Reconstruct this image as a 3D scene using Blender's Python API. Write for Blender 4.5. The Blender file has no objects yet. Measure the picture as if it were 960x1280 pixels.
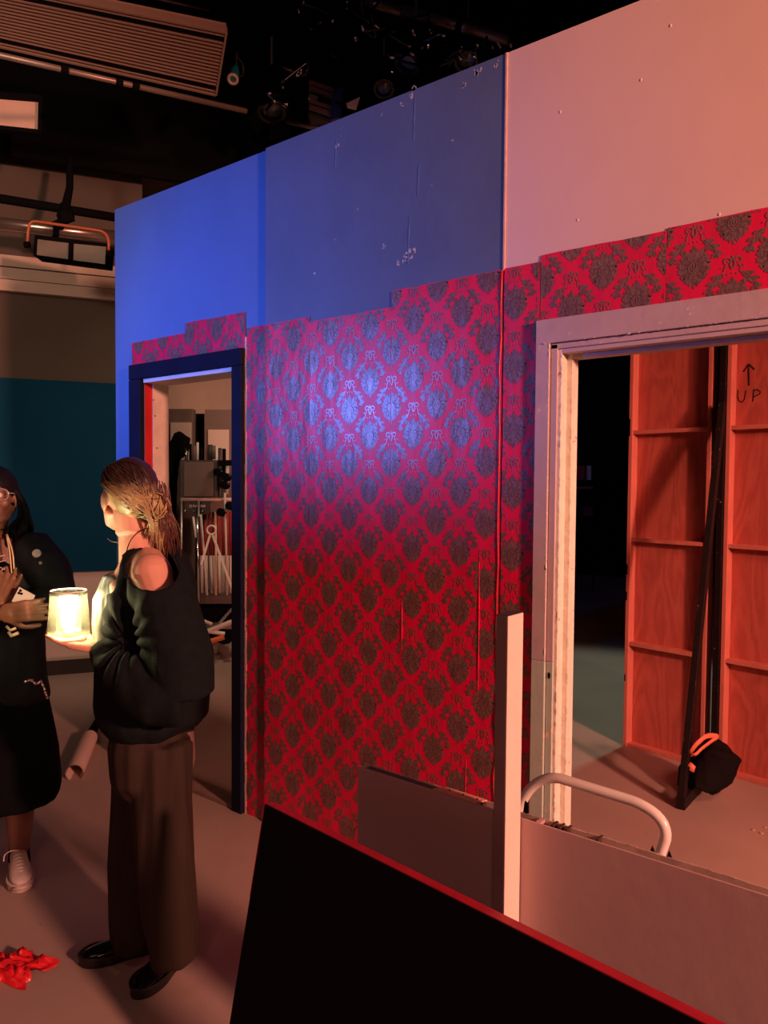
import bpy, bmesh, math, random
import numpy as np
from mathutils import Vector, Matrix, noise
random.seed(7)
PI = math.pi
scn = bpy.context.scene
COL = scn.collection

# ------------------------------------------------------------------ camera
F = 961.0; CAM_H = 1.55
yaw = math.radians(129.1); pitch = -math.atan(37/961.0); roll = math.radians(0.42)
fw = Vector((math.cos(yaw)*math.cos(pitch), math.sin(yaw)*math.cos(pitch), math.sin(pitch)))
r0 = Vector((math.sin(yaw), -math.cos(yaw), 0)); u0 = r0.cross(fw)
rt = r0*math.cos(roll) + u0*math.sin(roll); up = -r0*math.sin(roll) + u0*math.cos(roll)
EYE = Vector((0, 0, CAM_H))
cd = bpy.data.cameras.new('camera'); cam = bpy.data.objects.new('camera', cd); COL.objects.link(cam)
M3 = Matrix((rt, up, -fw)).transposed()
cam.matrix_world = Matrix.Translation(EYE) @ M3.to_4x4()
cd.sensor_fit = 'VERTICAL'; cd.sensor_height = 36.0; cd.sensor_width = 27.0
cd.lens = F/1280.0*36.0; cd.clip_start = 0.05; cd.clip_end = 100
scn.camera = cam

# ------------------------------------------------------------------ world, view
w = bpy.data.worlds.new('studio_dark'); scn.world = w; w.use_nodes = True
w.node_tree.nodes['Background'].inputs[0].default_value = (0.55, 0.42, 0.38, 1)
w.node_tree.nodes['Background'].inputs[1].default_value = 0.006
scn.view_settings.view_transform = 'Standard'; scn.view_settings.look = 'None'
scn.view_settings.exposure = 0.0; scn.view_settings.gamma = 1.0; scn.view_settings.use_curve_mapping = False

# ------------------------------------------------------------------ lamps of the studio (outside the frame)
def lamp(name, kind, loc, target, power, color, size=.3, spot=60, blend=.5, size_y=None):
    d = bpy.data.lights.new(name, kind); d.energy = power; d.color = color
    if kind == 'AREA':
        d.size = size
        if size_y: d.shape = 'RECTANGLE'; d.size_y = size_y
    else: d.shadow_soft_size = size
    if kind == 'SPOT': d.spot_size = math.radians(spot); d.spot_blend = blend
    o = bpy.data.objects.new(name, d); COL.objects.link(o); o.location = loc
    if target is not None:
        o.rotation_euler = (Vector(target)-Vector(loc)).to_track_quat('-Z', 'Y').to_euler()
    return o
WARM = (1.0, 0.37, 0.26)
lamp('warm_key_light', 'SPOT', (4.3, 0.75, 2.75), (-1.6, 1.7, 1.0), 2100, WARM, .22, 60, .5)
lamp('red_wash_light', 'SPOT', (1.6, -2.6, 3.4), (-1.9, 2.0, 0.6), 115, (1.0, 0.32, 0.27), .3, 60, .8)
BLUE_AT = (-3.75, 0.10, 2.12)
lamp('blue_spot_light', 'SPOT', BLUE_AT, (-2.95, 2.33, 1.95), 270, (0.10, 0.22, 1.0), .045, 84, 1.0)
lamp('room_red_light', 'SPOT', (0.95, 2.6, 2.75), (-1.4, 4.1, 0.9), 165, (1.0, 0.28, 0.20), .35, 85, .6)
lamp('room_white_light', 'SPOT', (0.9, 2.85, 1.3), (-1.15, 2.38, 1.0), 13, (1.0, 0.86, 0.55), .08, 50, .5)
lamp('back_floor_light', 'SPOT', (-1.5, 6.8, 4.6), (-2.3, 5.4, 0), 230, (0.80, 0.95, 0.72), .2, 42, .5)
lamp('grip_area_light', 'SPOT', (-3.6, 4.6, 3.6), (-6.0, 4.7, 1.0), 100, (1.0, 0.74, 0.50), .15, 90, .7)
lamp('far_wall_light', 'SPOT', (-3.0, -0.8, 3.4), (-6.0, 3.0, 2.7), 210, (1.0, 0.60, 0.44), .3, 75, .9)
lamp('overhead_fill_light', 'AREA', (-2.6, -1.2, 4.2), (-3.4, 2.0, 0.0), 8, (1.0, 0.55, 0.42), 1.2)
# ------------------------------------------------------------------ helpers
def at(px, py, d):
    """world point seen at a pixel of the 960x1280 frame, d metres in front of the camera"""
    return EYE + d*(fw + rt*((px-480)/F) - up*((py-640)/F))
def on_y(px, py, y):
    r = at(px, py, 1)-EYE; return EYE + r*(y/r.y)
def on_z(px, py, z=0):
    r = at(px, py, 1)-EYE; return EYE + r*((z-CAM_H)/r.z)
def on_plane(px, py, p0, n):
    r = at(px, py, 1)-EYE; return EYE + r*((Vector(p0)-EYE).dot(n)/r.dot(n))
def lin(r, g, b):
    f = lambda c: (c/255/12.92 if c/255 <= .04045 else ((c/255+.055)/1.055)**2.4)
    return (f(r), f(g), f(b), 1)

def tag(o, label=None, cat=None, group=None, kind=None):
    if label: o['label'] = label
    if cat: o['category'] = cat
    if group: o['group'] = group
    if kind: o['kind'] = kind
    return o
def empty(name, label, cat, loc=(0, 0, 0), group=None, rz=0):
    o = bpy.data.objects.new(name, None); COL.objects.link(o); o.location = loc; o.rotation_euler = (0, 0, rz)
    o.empty_display_size = .1
    return tag(o, label, cat, group)
def link_mesh(name, me, mat, parent=None, smooth=False):
    if mat is not None:
        for m in (mat if isinstance(mat, (list, tuple)) else [mat]): me.materials.append(m)
    if smooth:
        me.polygons.foreach_set('use_smooth', [True]*len(me.polygons))
    o = bpy.data.objects.new(name, me); COL.objects.link(o)
    if parent is not None:
        o.parent = parent
        o.matrix_parent_inverse = Matrix.LocRotScale(parent_world(parent)[0], parent_world(parent)[1], None).inverted()
    return o
def parent_world(p):
    # parts are built in world coordinates; only a top-level parent carries a location
    return (Vector(), None) if p.parent else (p.location.copy(), p.rotation_euler.copy())
def copy_tree(o, parent=None, me=None):
    c = o.copy(); COL.objects.link(c)
    if parent is not None: c.parent = parent
    for ch in list(o.children): copy_tree(ch, c)
    return c
class MB:
    """collects shapes in world coordinates and links them as one mesh object"""
    def __init__(s): s.bm = bmesh.new()
    def box(s, lo, hi, R=None, o=(0, 0, 0)):
        vs = []
        for z in (lo[2], hi[2]):
            for x, y in ((lo[0], lo[1]), (hi[0], lo[1]), (hi[0], hi[1]), (lo[0], hi[1])):
                v = Vector((x, y, z))
                if R is not None: v = R @ v
                vs.append(s.bm.verts.new(v+Vector(o)))
        for f in ((3, 2, 1, 0), (4, 5, 6, 7), (0, 1, 5, 4), (1, 2, 6, 5), (2, 3, 7, 6), (3, 0, 4, 7)):
            s.bm.faces.new([vs[i] for i in f])
        return s
    def hexa(s, p):          # eight corners, bottom four then top four
        vs = [s.bm.verts.new(q) for q in p]
        for f in ((3, 2, 1, 0), (4, 5, 6, 7), (0, 1, 5, 4), (1, 2, 6, 5), (2, 3, 7, 6), (3, 0, 4, 7)):
            s.bm.faces.new([vs[i] for i in f])
        return s
    def bar(s, a, b, wx, wz, upv=(0, 0, 1)):
        a, b = Vector(a), Vector(b); d = (b-a).normalized(); u = Vector(upv)
        if abs(d.dot(u)) > .98: u = Vector((1, 0, 0))
        x = d.cross(u).normalized()*wx/2; z = x.cross(d).normalized()*wz/2
        s.hexa([a-x-z, a+x-z, b+x-z, b-x-z, a-x+z, a+x+z, b+x+z, b-x+z]); return s
    def poly(s, pts):
        s.bm.faces.new([s.bm.verts.new(p) for p in pts]); return s
    def prism(s, pts, off):
        off = Vector(off)
        a = [s.bm.verts.new(p) for p in pts]; b = [s.bm.verts.new(Vector(p)+off) for p in pts]
        s.bm.faces.new(a); s.bm.faces.new(b[::-1])
        n = len(a)
        for i in range(n): s.bm.faces.new([a[i], b[i], b[(i+1) % n], a[(i+1) % n]])
        return s
    def tube(s, pts, r, n=10, closed=False, cap=True, flat=1.0, upv=None):
        pts = [Vector(p) for p in pts]; N = len(pts)
        rr = r if isinstance(r, (list, tuple)) else [r]*N
        prev = None; rings = []
        for i in range(N):
            if closed: d = pts[(i+1) % N]-pts[i-1]
            else: d = pts[min(i+1, N-1)]-pts[max(i-1, 0)]
            d.normalize()
            if prev is None:
                u = Vector(upv) if upv else (Vector((0, 0, 1)) if abs(d.z) < .9 else Vector((1, 0, 0)))
                x = d.cross(u).normalized()
            else: x = (prev - d*prev.dot(d)).normalized()
            prev = x; y = d.cross(x)
            rings.append([s.bm.verts.new(pts[i] + x*math.cos(2*PI*k/n)*rr[i] + y*math.sin(2*PI*k/n)*rr[i]*flat) for k in range(n)])
        for i in range(N if closed else N-1):
            A = rings[i]; B = rings[(i+1) % N]
            for k in range(n): s.bm.faces.new([A[k], A[(k+1) % n], B[(k+1) % n], B[k]])
        if cap and not closed:
            s.bm.faces.new(rings[0][::-1]); s.bm.faces.new(rings[-1])
        return s
    def cyl(s, a, b, r, n=14, r2=None): return s.tube([a, b], [r, r if r2 is None else r2], n)
    def lathe(s, prof, c=(0, 0, 0), n=24, axis=None, ribs=None):
        c = Vector(c); R = Vector((0, 0, 1)).rotation_difference(Vector(axis or (0, 0, 1))).to_matrix()
        rings = []
        for (r, z) in prof:
            ring = []
            for k in range(n):
                q = r*(1+(ribs*(1 if k % 2 else -1) if ribs else 0)) if r > 0 else 1e-5
                ring.append(s.bm.verts.new(c + R @ Vector((q*math.cos(2*PI*k/n), q*math.sin(2*PI*k/n), z))))
            rings.append(ring)
        for A, B in zip(rings, rings[1:]):
            for k in range(n): s.bm.faces.new([A[k], A[(k+1) % n], B[(k+1) % n], B[k]])
        return s
    def ball(s, c, r, n=12, sc=(1, 1, 1), R=None):
        mt = Matrix.Translation(c) @ (R.to_4x4() if R is not None else Matrix.Identity(4)) @ Matrix.Diagonal((r*sc[0], r*sc[1], r*sc[2], 1))
        bmesh.ops.create_uvsphere(s.bm, u_segments=n, v_segments=max(6, n//2+1), radius=1, matrix=mt); return s
    def build(s, name, mat, parent=None, smooth=False, bevel=0, label=None, kind=None):
        bmesh.ops.recalc_face_normals(s.bm, faces=s.bm.faces)
        if bevel:
            bmesh.ops.bevel(s.bm, geom=[e for e in s.bm.edges if len(e.link_faces) == 2 and e.calc_face_angle(0) > .5], offset=bevel, segments=2, affect='EDGES', profile=.5)
        me = bpy.data.meshes.new(name); s.bm.to_mesh(me); s.bm.free()
        o = link_mesh(name, me, mat, parent, smooth)
        if smooth and smooth != 'all':
            try: me.set_sharp_from_angle(angle=math.radians(40))
            except Exception: pass
        return tag(o, label, kind=kind)
def arc(p0, p1, p2, n=8):
    """rounded corner: quadratic curve from p0 to p2 bending at p1"""
    p0, p1, p2 = Vector(p0), Vector(p1), Vector(p2)
    return [(1-t)**2*p0+2*t*(1-t)*p1+t*t*p2 for t in [i/n for i in range(n+1)]]
def spline(pts, n=6):
    pts = [Vector(p) for p in pts]; P = [pts[0]*2-pts[1]]+pts+[pts[-1]*2-pts[-2]]; out = []
    for i in range(1, len(P)-2):
        a, b, c, d = P[i-1:i+3]
        for k in range(n):
            t = k/n; out.append(.5*((2*b)+(c-a)*t+(2*a-5*b+4*c-d)*t*t+(3*b-3*c+d-a)*t**3))
    return out+[pts[-1]]

# ------------------------------------------------------------------ materials
MATS = {}
def mat(name, col, rough=.6, metal=0, var=0, vscale=8, bump=0, bscale=60, stretch=(1, 1, 1), spec=.5, sheen=0, col2=None, emit=None, estr=0, sss=0, chips=None, alpha=None):
    if name in MATS: return MATS[name]
    m = bpy.data.materials.new(name); m.use_nodes = True; nt = m.node_tree; n = nt.nodes; L = nt.links
    b = n['Principled BSDF']; b.inputs['Base Color'].default_value = col
    b.inputs['Roughness'].default_value = rough; b.inputs['Metallic'].default_value = metal
    b.inputs['Specular IOR Level'].default_value = spec
    if sheen: b.inputs['Sheen Weight'].default_value = sheen
    if sss:
        b.inputs['Subsurface Weight'].default_value = sss; b.inputs['Subsurface Radius'].default_value = (.02, .008, .004); b.inputs['Subsurface Scale'].default_value = .5
    if emit: b.inputs['Emission Color'].default_value = emit; b.inputs['Emission Strength'].default_value = estr
    tc = n.new('ShaderNodeTexCoord'); mp = n.new('ShaderNodeMapping'); mp.inputs['Scale'].default_value = stretch
    L.new(tc.outputs['Object'], mp.inputs[0])
    out = None
    nz = n.new('ShaderNodeTexNoise'); nz.inputs['Scale'].default_value = vscale; nz.inputs['Detail'].default_value = 6; L.new(mp.outputs[0], nz.inputs[0])
    mx = n.new('ShaderNodeMix'); mx.data_type = 'RGBA'
    c2 = col2 or tuple(list(x*(1-max(var, .04)) for x in col[:3])+[1])
    mx.inputs[6].default_value = c2; mx.inputs[7].default_value = col
    rp = n.new('ShaderNodeMapRange'); rp.inputs[1].default_value = .35; rp.inputs[2].default_value = .65
    L.new(nz.outputs[0], rp.inputs[0]); L.new(rp.outputs[0], mx.inputs[0]); out = mx.outputs[2]
    if chips:
        cz = n.new('ShaderNodeTexNoise'); cz.inputs['Scale'].default_value = chips[1]; cz.inputs['Detail'].default_value = 8; L.new(tc.outputs['Object'], cz.inputs[0])
        gt = n.new('ShaderNodeMath'); gt.operation = 'GREATER_THAN'; gt.inputs[1].default_value = chips[2]; L.new(cz.outputs[0], gt.inputs[0])
        m2 = n.new('ShaderNodeMix'); m2.data_type = 'RGBA'; m2.inputs[7].default_value = chips[0]; L.new(out, m2.inputs[6]); L.new(gt.outputs[0], m2.inputs[0]); out = m2.outputs[2]
    L.new(out, b.inputs['Base Color'])
    if bump:
        bz = n.new('ShaderNodeTexNoise'); bz.inputs['Scale'].default_value = bscale; bz.inputs['Detail'].default_value = 5; L.new(mp.outputs[0], bz.inputs[0])
        bp = n.new('ShaderNodeBump'); bp.inputs['Strength'].default_value = min(1, bump); bp.inputs['Distance'].default_value = .01*max(1, bump)
        L.new(bz.outputs[0], bp.inputs['Height']); L.new(bp.outputs[0], b.inputs['Normal'])
    MATS[name] = m; return m
def wood(name, c1, c2, scale=1.0, rough=.55):
    m = bpy.data.materials.new(name); m.use_nodes = True; nt = m.node_tree; n = nt.nodes; L = nt.links; b = n['Principled BSDF']
    tc = n.new('ShaderNodeTexCoord'); mp = n.new('ShaderNodeMapping'); mp.inputs['Scale'].default_value = (3*scale, 3*scale, .55*scale); L.new(tc.outputs['Object'], mp.inputs[0])
    nz = n.new('ShaderNodeTexNoise'); nz.inputs['Scale'].default_value = 1.6; nz.inputs['Detail'].default_value = 3; nz.inputs['Distortion'].default_value = .6; L.new(mp.outputs[0], nz.inputs[0])
    mu = n.new('ShaderNodeMath'); mu.operation = 'MULTIPLY'; mu.inputs[1].default_value = 62; L.new(nz.outputs[0], mu.inputs[0])
    sn = n.new('ShaderNodeMath'); sn.operation = 'SINE'; L.new(mu.outputs[0], sn.inputs[0])
    mr = n.new('ShaderNodeMapRange'); mr.inputs[1].default_value = -1; L.new(sn.outputs[0], mr.inputs[0])
    fz = n.new('ShaderNodeTexNoise'); fz.inputs['Scale'].default_value = 40; fz.inputs['Detail'].default_value = 6; L.new(mp.outputs[0], fz.inputs[0])
    ml = n.new('ShaderNodeMix'); ml.data_type = 'FLOAT'; ml.inputs[0].default_value = .62; L.new(mr.outputs[0], ml.inputs[2]); L.new(fz.outputs[0], ml.inputs[3])
    mx = n.new('ShaderNodeMix'); mx.data_type = 'RGBA'; mx.inputs[6].default_value = c2; mx.inputs[7].default_value = c1; L.new(ml.outputs[0], mx.inputs[0])
    L.new(mx.outputs[2], b.inputs['Base Color']); b.inputs['Roughness'].default_value = rough
    bp = n.new('ShaderNodeBump'); bp.inputs['Strength'].default_value = .12; L.new(fz.outputs[0], bp.inputs['Height']); L.new(bp.outputs[0], b.inputs['Normal'])
    MATS[name] = m; return m

PAINT_BLUE = mat('blue_flat_paint', (.095, .205, .47, 1), .62, var=.12, vscale=3, bump=.12, bscale=25, stretch=(1, 1, .5))
PAINT_BLUE_WORN = mat('blue_worn_paint', (.105, .170, .30, 1), .62, var=.12, vscale=3, bump=.12, bscale=25, chips=((.62, .62, .62, 1), 9, .735))
PAINT_PINK = mat('pale_pink_flat_paint', (.82, .63, .55, 1), .6, var=.05, vscale=2, bump=.06, bscale=14)
PAINT_TRIM = mat('casing_paint', (.56, .46, .47, 1), .5, var=.08, vscale=14, bump=.12, bscale=30, chips=((.75, .6, .45, 1), 30, .70))
PAINT_CREAM = mat('cream_jamb_paint', (.82, .80, .66, 1), .4, var=.1, vscale=20, bump=.5, bscale=50, chips=((.4, .28, .2, 1), 35, .69))
NAVY = mat('navy_casing_paint', (.006, .009, .030, 1), .8, var=.2, spec=.15)
RAW = wood('raw_lumber', (.66, .42, .26, 1), (.5, .29, .17, 1), 2)
LAUAN = wood('lauan_plywood', (.60, .15, .105, 1), (.36, .065, .05, 1), 1)
LAUAN_DARK = mat('lauan_rail', (.62, .19, .14, 1), .6, var=.15, vscale=20, stretch=(1, 1, .3))
RED_PAINT = mat('red_paint', (.55, .02, .015, 1), .35, var=.2)
WP_RED = mat('wallpaper_red_ground', (.80, .008, .075, 1), .42, var=.12, vscale=5, bump=.9, bscale=5, stretch=(1.4, 1.4, .5), spec=.5)
WP_MOTIF = mat('wallpaper_motif_print', (.33, .18, .165, 1), .36, metal=.3, var=.5, vscale=170, bump=.9, bscale=5, stretch=(1.4, 1.4, .5))
WP_LINE = mat('wallpaper_line_print', (.42, .22, .20, 1), .34, metal=.45, var=.1, vscale=90)
WP_DARK = mat('wallpaper_dark_print', (.17, .06, .06, 1), .5, metal=.2, var=.1, vscale=90)
WP_EDGE = mat('torn_paper_edge', (.8, .55, .42, 1), .8, var=.2, vscale=60)
FLOORM = mat('studio_floor_paint', (.43, .33, .28, 1), .5, var=.14, vscale=1.6, bump=.15, bscale=14, chips=((.30, .25, .22, 1), 16, .72))
BLACK = mat('matt_black', (.004, .004, .005, 1), .9, spec=.08)
BLACKGL = mat('black_gloss', (.006, .006, .007, 1), .25)
DRAPE = mat('black_drape', (.004, .004, .004, 1), .95, spec=.1, bump=.5, bscale=4, stretch=(1, 1, .1))
WALLBR = mat('studio_wall_tan', (.10, .075, .055, 1), .75, var=.1, vscale=2)
WALLPINK = mat('studio_wall_pale', (.74, .62, .55, 1), .75, var=.06, vscale=2)
TEAL = mat('teal_wall_paint', (.005, .062, .13, 1), .9, var=.12, vscale=2, spec=.1)
STEEL = mat('worn_steel', (.5, .48, .46, 1), .35, metal=.9, var=.2, vscale=30)
CHROME = mat('chrome', (.75, .73, .7, 1), .15, metal=1)
WHITEP = mat('white_enamel', (.74, .72, .66, 1), .28, var=.05, vscale=30)
DKGREY = mat('dark_grey_plastic', (.05, .045, .043, 1), .5, var=.2)
BROWNGREY = mat('brown_grey_panel', (.16, .115, .09, 1), .6, var=.1)
# ------------------------------------------------------------------ studio shell
def slab(name, lo, hi, m, **k):
    o = MB().box(lo, hi).build(name, m); tag(o, kind='structure', **k); return o
fl = MB(); fl.box((-9.5, -4.5, -.1), (6.5, 12.5, 0)); o = fl.build('floor', FLOORM); tag(o, kind='structure')
slab('ceiling', (-9.5, -4.5, 6.4), (6.5, 12.5, 6.5), BLACK)
slab('wall_rear', (-9.5, -4.6, 0), (6.5, -4.5, 6.4), DRAPE)
slab('wall_right', (6.5, -4.5, 0), (6.6, 12.5, 6.4), DRAPE)
slab('wall_far', (-9.5, 12.4, 0), (6.5, 12.5, 6.4), DRAPE)
# the painted studio wall at the left, running away from the camera
WA = Vector((-5.834, 3.127, 0)); WD = Vector((math.cos(math.radians(61)), math.sin(math.radians(61)), 0)); WN = Vector((-WD.y, WD.x, 0))
WR = Matrix.Rotation(math.radians(61), 3, 'Z')
def A_(px, py, off=0): return on_plane(px, py, WA - WN*off, WN)
def wbox(mb, t0, t1, n0, n1, z0, z1):      # t along the wall, n>0 behind its face
    mb.box((t0, n0, z0), (t1, n1, z1), WR, WA); return mb
T0, T1 = -9.0, .62
tag(wbox(MB(), T0, T1, .02, .2, 2.334, 6.4).build('wall_left', WALLBR), kind='structure')
tag(wbox(MB(), T0, T1, .0, .2, .815, 2.334).build('wall_left.001', TEAL), kind='structure')
tag(wbox(MB(), T0, T1, .02, .2, 0, .815).build('wall_left.002', WALLPINK), kind='structure')
tag(wbox(MB(), T0, T1, -.03, .02, 0, .118).build('baseboard_left', mat('dark_base', (.03, .028, .026, 1), .5)), kind='structure')
tag(wbox(MB(), T0, T1, -.035, .02, .118, .14).build('trim_1', mat('pale_ledge', (.55, .47, .4, 1), .4)), kind='structure')
for i, (z0, z1, n0) in enumerate(((2.99, 3.075, -.05), (3.085, 3.17, -.03), (3.185, 3.27, -.01))):
    tag(wbox(MB(), T0, T1, n0, .02, z0, z1).build('trim_%d' % (i+2), mat('cornice_paint', (.60, .47, .37, 1), .6)), kind='structure')
tag(wbox(MB(), T1-.1, T1, .2, 2.0, 0, 6.4).build('wall_left.003', WALLBR), kind='structure')
tag(wbox(MB(), T1-.1, 3.3, 2.0, 2.2, 0, 6.4).build('wall_left.004', mat('grip_wall', (.42, .33, .26, 1), .75, var=.06)), kind='structure')
# black masking drape hanging below the grid in front of the upper wall
bd = MB(); wbox(bd, -6, 9, -.25, -.2, 3.93, 6.35)
tag(bd.build('black_border_drape', DRAPE), 'black masking border hanging above the tan studio wall', 'drape')

# ------------------------------------------------------------------ wallpaper print
W = 2.33                       # plane of the scenery wall
PU, PV = .2146, .2146          # repeat of the damask
def leaf(cx, cy, ang, ln, wd, k=.35):
    c, s = math.cos(ang), math.sin(ang)
    pts = [(0, 0), (ln*k*.6, wd*.42), (ln*k*1.25, wd*.5), (ln*.78, wd*.27), (ln, 0), (ln*.78, -wd*.27), (ln*k*1.25, -wd*.5), (ln*k*.6, -wd*.42)]
    return [(cx+x*c-y*s, cy+x*s+y*c) for x, y in pts]
def stroke(pts, w0, w1=None):
    w1 = w0 if w1 is None else w1; w0 *= 1.35; w1 *= 1.35; out = []
    for i in range(len(pts)-1):
        (x0, y0), (x1, y1) = pts[i], pts[i+1]; dx, dy = x1-x0, y1-y0; l = math.hypot(dx, dy) or 1; nx, ny = -dy/l, dx/l
        a = w0+(w1-w0)*i/(len(pts)-1); b = w0+(w1-w0)*(i+1)/(len(pts)-1)
        out.append([(x0-nx*a/2, y0-ny*a/2), (x1-nx*b/2, y1-ny*b/2), (x1+nx*b/2, y1+ny*b/2), (x0+nx*a/2, y0+ny*a/2)])
    return out
def spiral(cx, cy, a0, a1, r0, r1, n=9):
    return [(cx+(r0+(r1-r0)*t)*math.cos(a0+(a1-a0)*t), cy+(r0+(r1-r0)*t)*math.sin(a0+(a1-a0)*t)) for t in [i/n for i in range(n+1)]]
def mir(polys): return polys + [[(-x, y) for x, y in p][::-1] for p in polys]
def rad(d): return math.radians(d)
fill = []; line = []; dark = []
# medallion: fan of petals around an ogee bud
base = [leaf(0, -.048, rad(90), .104, .066, .45)]
for a, l, w_ in ((90, .060, .022), (62, .054, .021), (35, .047, .020), (8, .044, .020), (-20, .042, .019), (-50, .044, .020), (-78, .052, .018)):
    p = leaf(.004*math.cos(rad(a)), .002+.006*math.sin(rad(a)), rad(a), l, w_, .5)
    fill += [p] if a == 90 else mir([p])
for a in (50, 22, -6, -35, -64): dark += mir(stroke([(.012*math.cos(rad(a)), .004+.014*math.sin(rad(a))), (.034*math.cos(rad(a)), .002+.036*math.sin(rad(a)))], .0012, .0018))
for a, rr in ((20, .043), (-8, .042), (47, .045), (-36, .040), (-64, .042)):      # scalloped tips
    fill += mir([leaf(rr*math.cos(rad(a))*.86, rr*math.sin(rad(a))*.9, rad(a+28), .013, .010), leaf(rr*math.cos(rad(a))*.86, rr*math.sin(rad(a))*.9, rad(a-28), .013, .010)])
fill += [leaf(0, .048, rad(90), .016, .010)] + mir([leaf(.003, .047, rad(45), .013, .007)])
fill += [leaf(0, -.045, rad(-90), .016, .008)]
line += mir(stroke(spiral(.0, .004, rad(-90), rad(80), .019, .012), .0024, .0014)) + mir(stroke([(.004, -.008), (.008, .006), (.004, .020), (.0, .027)], .0022, .001))
line += stroke([(0, -.012), (0, .012)], .0024)
dark += mir(stroke(spiral(0, .004, rad(-80), rad(84), .0225, .0155), .0015))
for y in (-.022, -.030): line += mir(stroke([(0, y), (.007, y+.005), (.012, y+.002)], .0022, .001))
# heart shaped scrolls at the node above every medallion
NY = PV/2
line += mir(stroke([(.001, NY-.020), (.007, NY-.006)]+spiral(.0155, NY+.003, rad(170), rad(-190), .0115, .0045, 12), .0032, .0020))
line += mir([leaf(.0, NY+.006, rad(90), .013, .006)][:1])[:1] + mir([leaf(.001, NY+.005, rad(50), .009, .004)])
line += mir(stroke([(.016, NY-.008), (.022, NY-.016), (.021, NY-.026), (.026, NY-.034)], .0028, .0016))
# acanthus leaves along the ogee net, both sides of the node
for (x, y, a, l, w_) in ((.022, NY-.028, -44, .030, .017), (.036, NY-.044, -58, .028, .017), (.032, NY-.034, -5, .020, .012), (.044, NY-.050, -12, .020, .013),
                         (.030, NY-.046, -100, .020, .012), (.049, NY-.060, -74, .030, .015), (.054, NY-.070, -30, .016, .010), (.047, NY-.072, -120, .018, .010)):
    fill += mir([leaf(x*1.27-.002, y-.002, rad(a), l, w_)])
line += mir(stroke([(.026, NY-.028), (.042, NY-.042), (.055, NY-.056), (.062, NY-.076)], .0018, .0012))
line += mir(stroke(spiral(.060, NY-.084, rad(80), rad(-200), .006, .0025, 8), .0016))
for (x, y) in ((.012, NY-.036), (.030, NY-.016), (.0, NY-.034), (.052, NY-.044)):
    line += mir([leaf(x, y, rad(90), .006, .004)])
def clip(poly, x0, x1, z0, z1):
    for ax, lim, sg in ((0, x0, 1), (0, x1, -1), (1, z0, 1), (1, z1, -1)):
        out = []; n = len(poly)
        for i in range(n):
            a, b = poly[i], poly[(i+1) % n]; da, db = (a[ax]-lim)*sg, (b[ax]-lim)*sg
            if da >= 0: out.append(a)
            if (da >= 0) != (db >= 0):
                t = da/(da-db); out.append((a[0]+(b[0]-a[0])*t, a[1]+(b[1]-a[1])*t))
        poly = out
        if len(poly) < 3: return None
    return poly
def print_mesh(polys, x0, x1, z0, z1, y, ox, oz):
    vs = []; fs = []
    i0 = int((x0-ox)/(PU/2))-2; i1 = int((x1-ox)/(PU/2))+2; j0 = int((z0-oz)/PV)-2; j1 = int((z1-oz)/PV)+2
    for i in range(i0, i1+1):
        for j in range(j0, j1+1):
            cx = ox+i*PU/2; cz = oz+j*PV+(PV/2 if i % 2 else 0)
            if cx < x0-.08 or cx > x1+.08 or cz < z0-.13 or cz > z1+.13: continue
            inside = cx-.06 > x0 and cx+.06 < x1 and cz-.06 > z0 and cz+.125 < z1
            for pi_, p in enumerate(polys):
                q = [(cx+a, cz+b) for a, b in p]
                if not inside:
                    q = clip(q, x0, x1, z0, z1)
                    if not q: continue
                k = len(vs); vs += [(a, y-(pi_ % 9)*3e-5, b) for a, b in q]; fs.append(tuple(range(k, k+len(q))))
    me = bpy.data.meshes.new('print'); me.from_pydata(vs, [], fs); return me
def paper(parent, x0, x1, z0, z1, ox=-1.751, oz=1.9445, y=W-.008, torn=None, wob=.0, topslope=0):
    """one pasted sheet of wallpaper with its print raised a hair above it"""
    nx = max(2, int((x1-x0)/.06)); nz = max(2, int((z1-z0)/.06)); bm = bmesh.new(); g = []
    for j in range(nz+1):
        row = []
        for i in range(nx+1):
            x = x0+(x1-x0)*i/nx; z = z0+(z1-z0)*j/nz
            e = .004*(noise.noise(Vector((x*14, z*14, 3)))) if j in (0, nz) or i in (0, nx) else 0
            row.append(bm.verts.new((x+(e if i in (0, nx) else 0), y, z+(e if j in (0, nz) else 0))))
        g.append(row)
    for j in range(nz):
        for i in range(nx): bm.faces.new([g[j][i], g[j][i+1], g[j+1][i+1], g[j+1][i]])
    me = bpy.data.meshes.new('wallpaper_sheet'); bm.to_mesh(me); bm.free()
    sh = link_mesh('wallpaper_sheet', me, WP_RED, parent)
    for nm, pl, m, dy in (('damask_medallion', base, WP_MOTIF, .0004), ('damask_motif', fill, WP_MOTIF, .0008), ('damask_scroll', line, WP_LINE, .0014), ('damask_dark_line', dark, WP_DARK, .0011)):  # the dark strokes are part of the print
        pm = print_mesh(pl, x0+.002, x1-.002, z0+.002, z1-.002, y-dy, ox, oz)
        o = link_mesh(nm, pm, m, sh); o['kind'] = 'stuff'
    return sh

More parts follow.
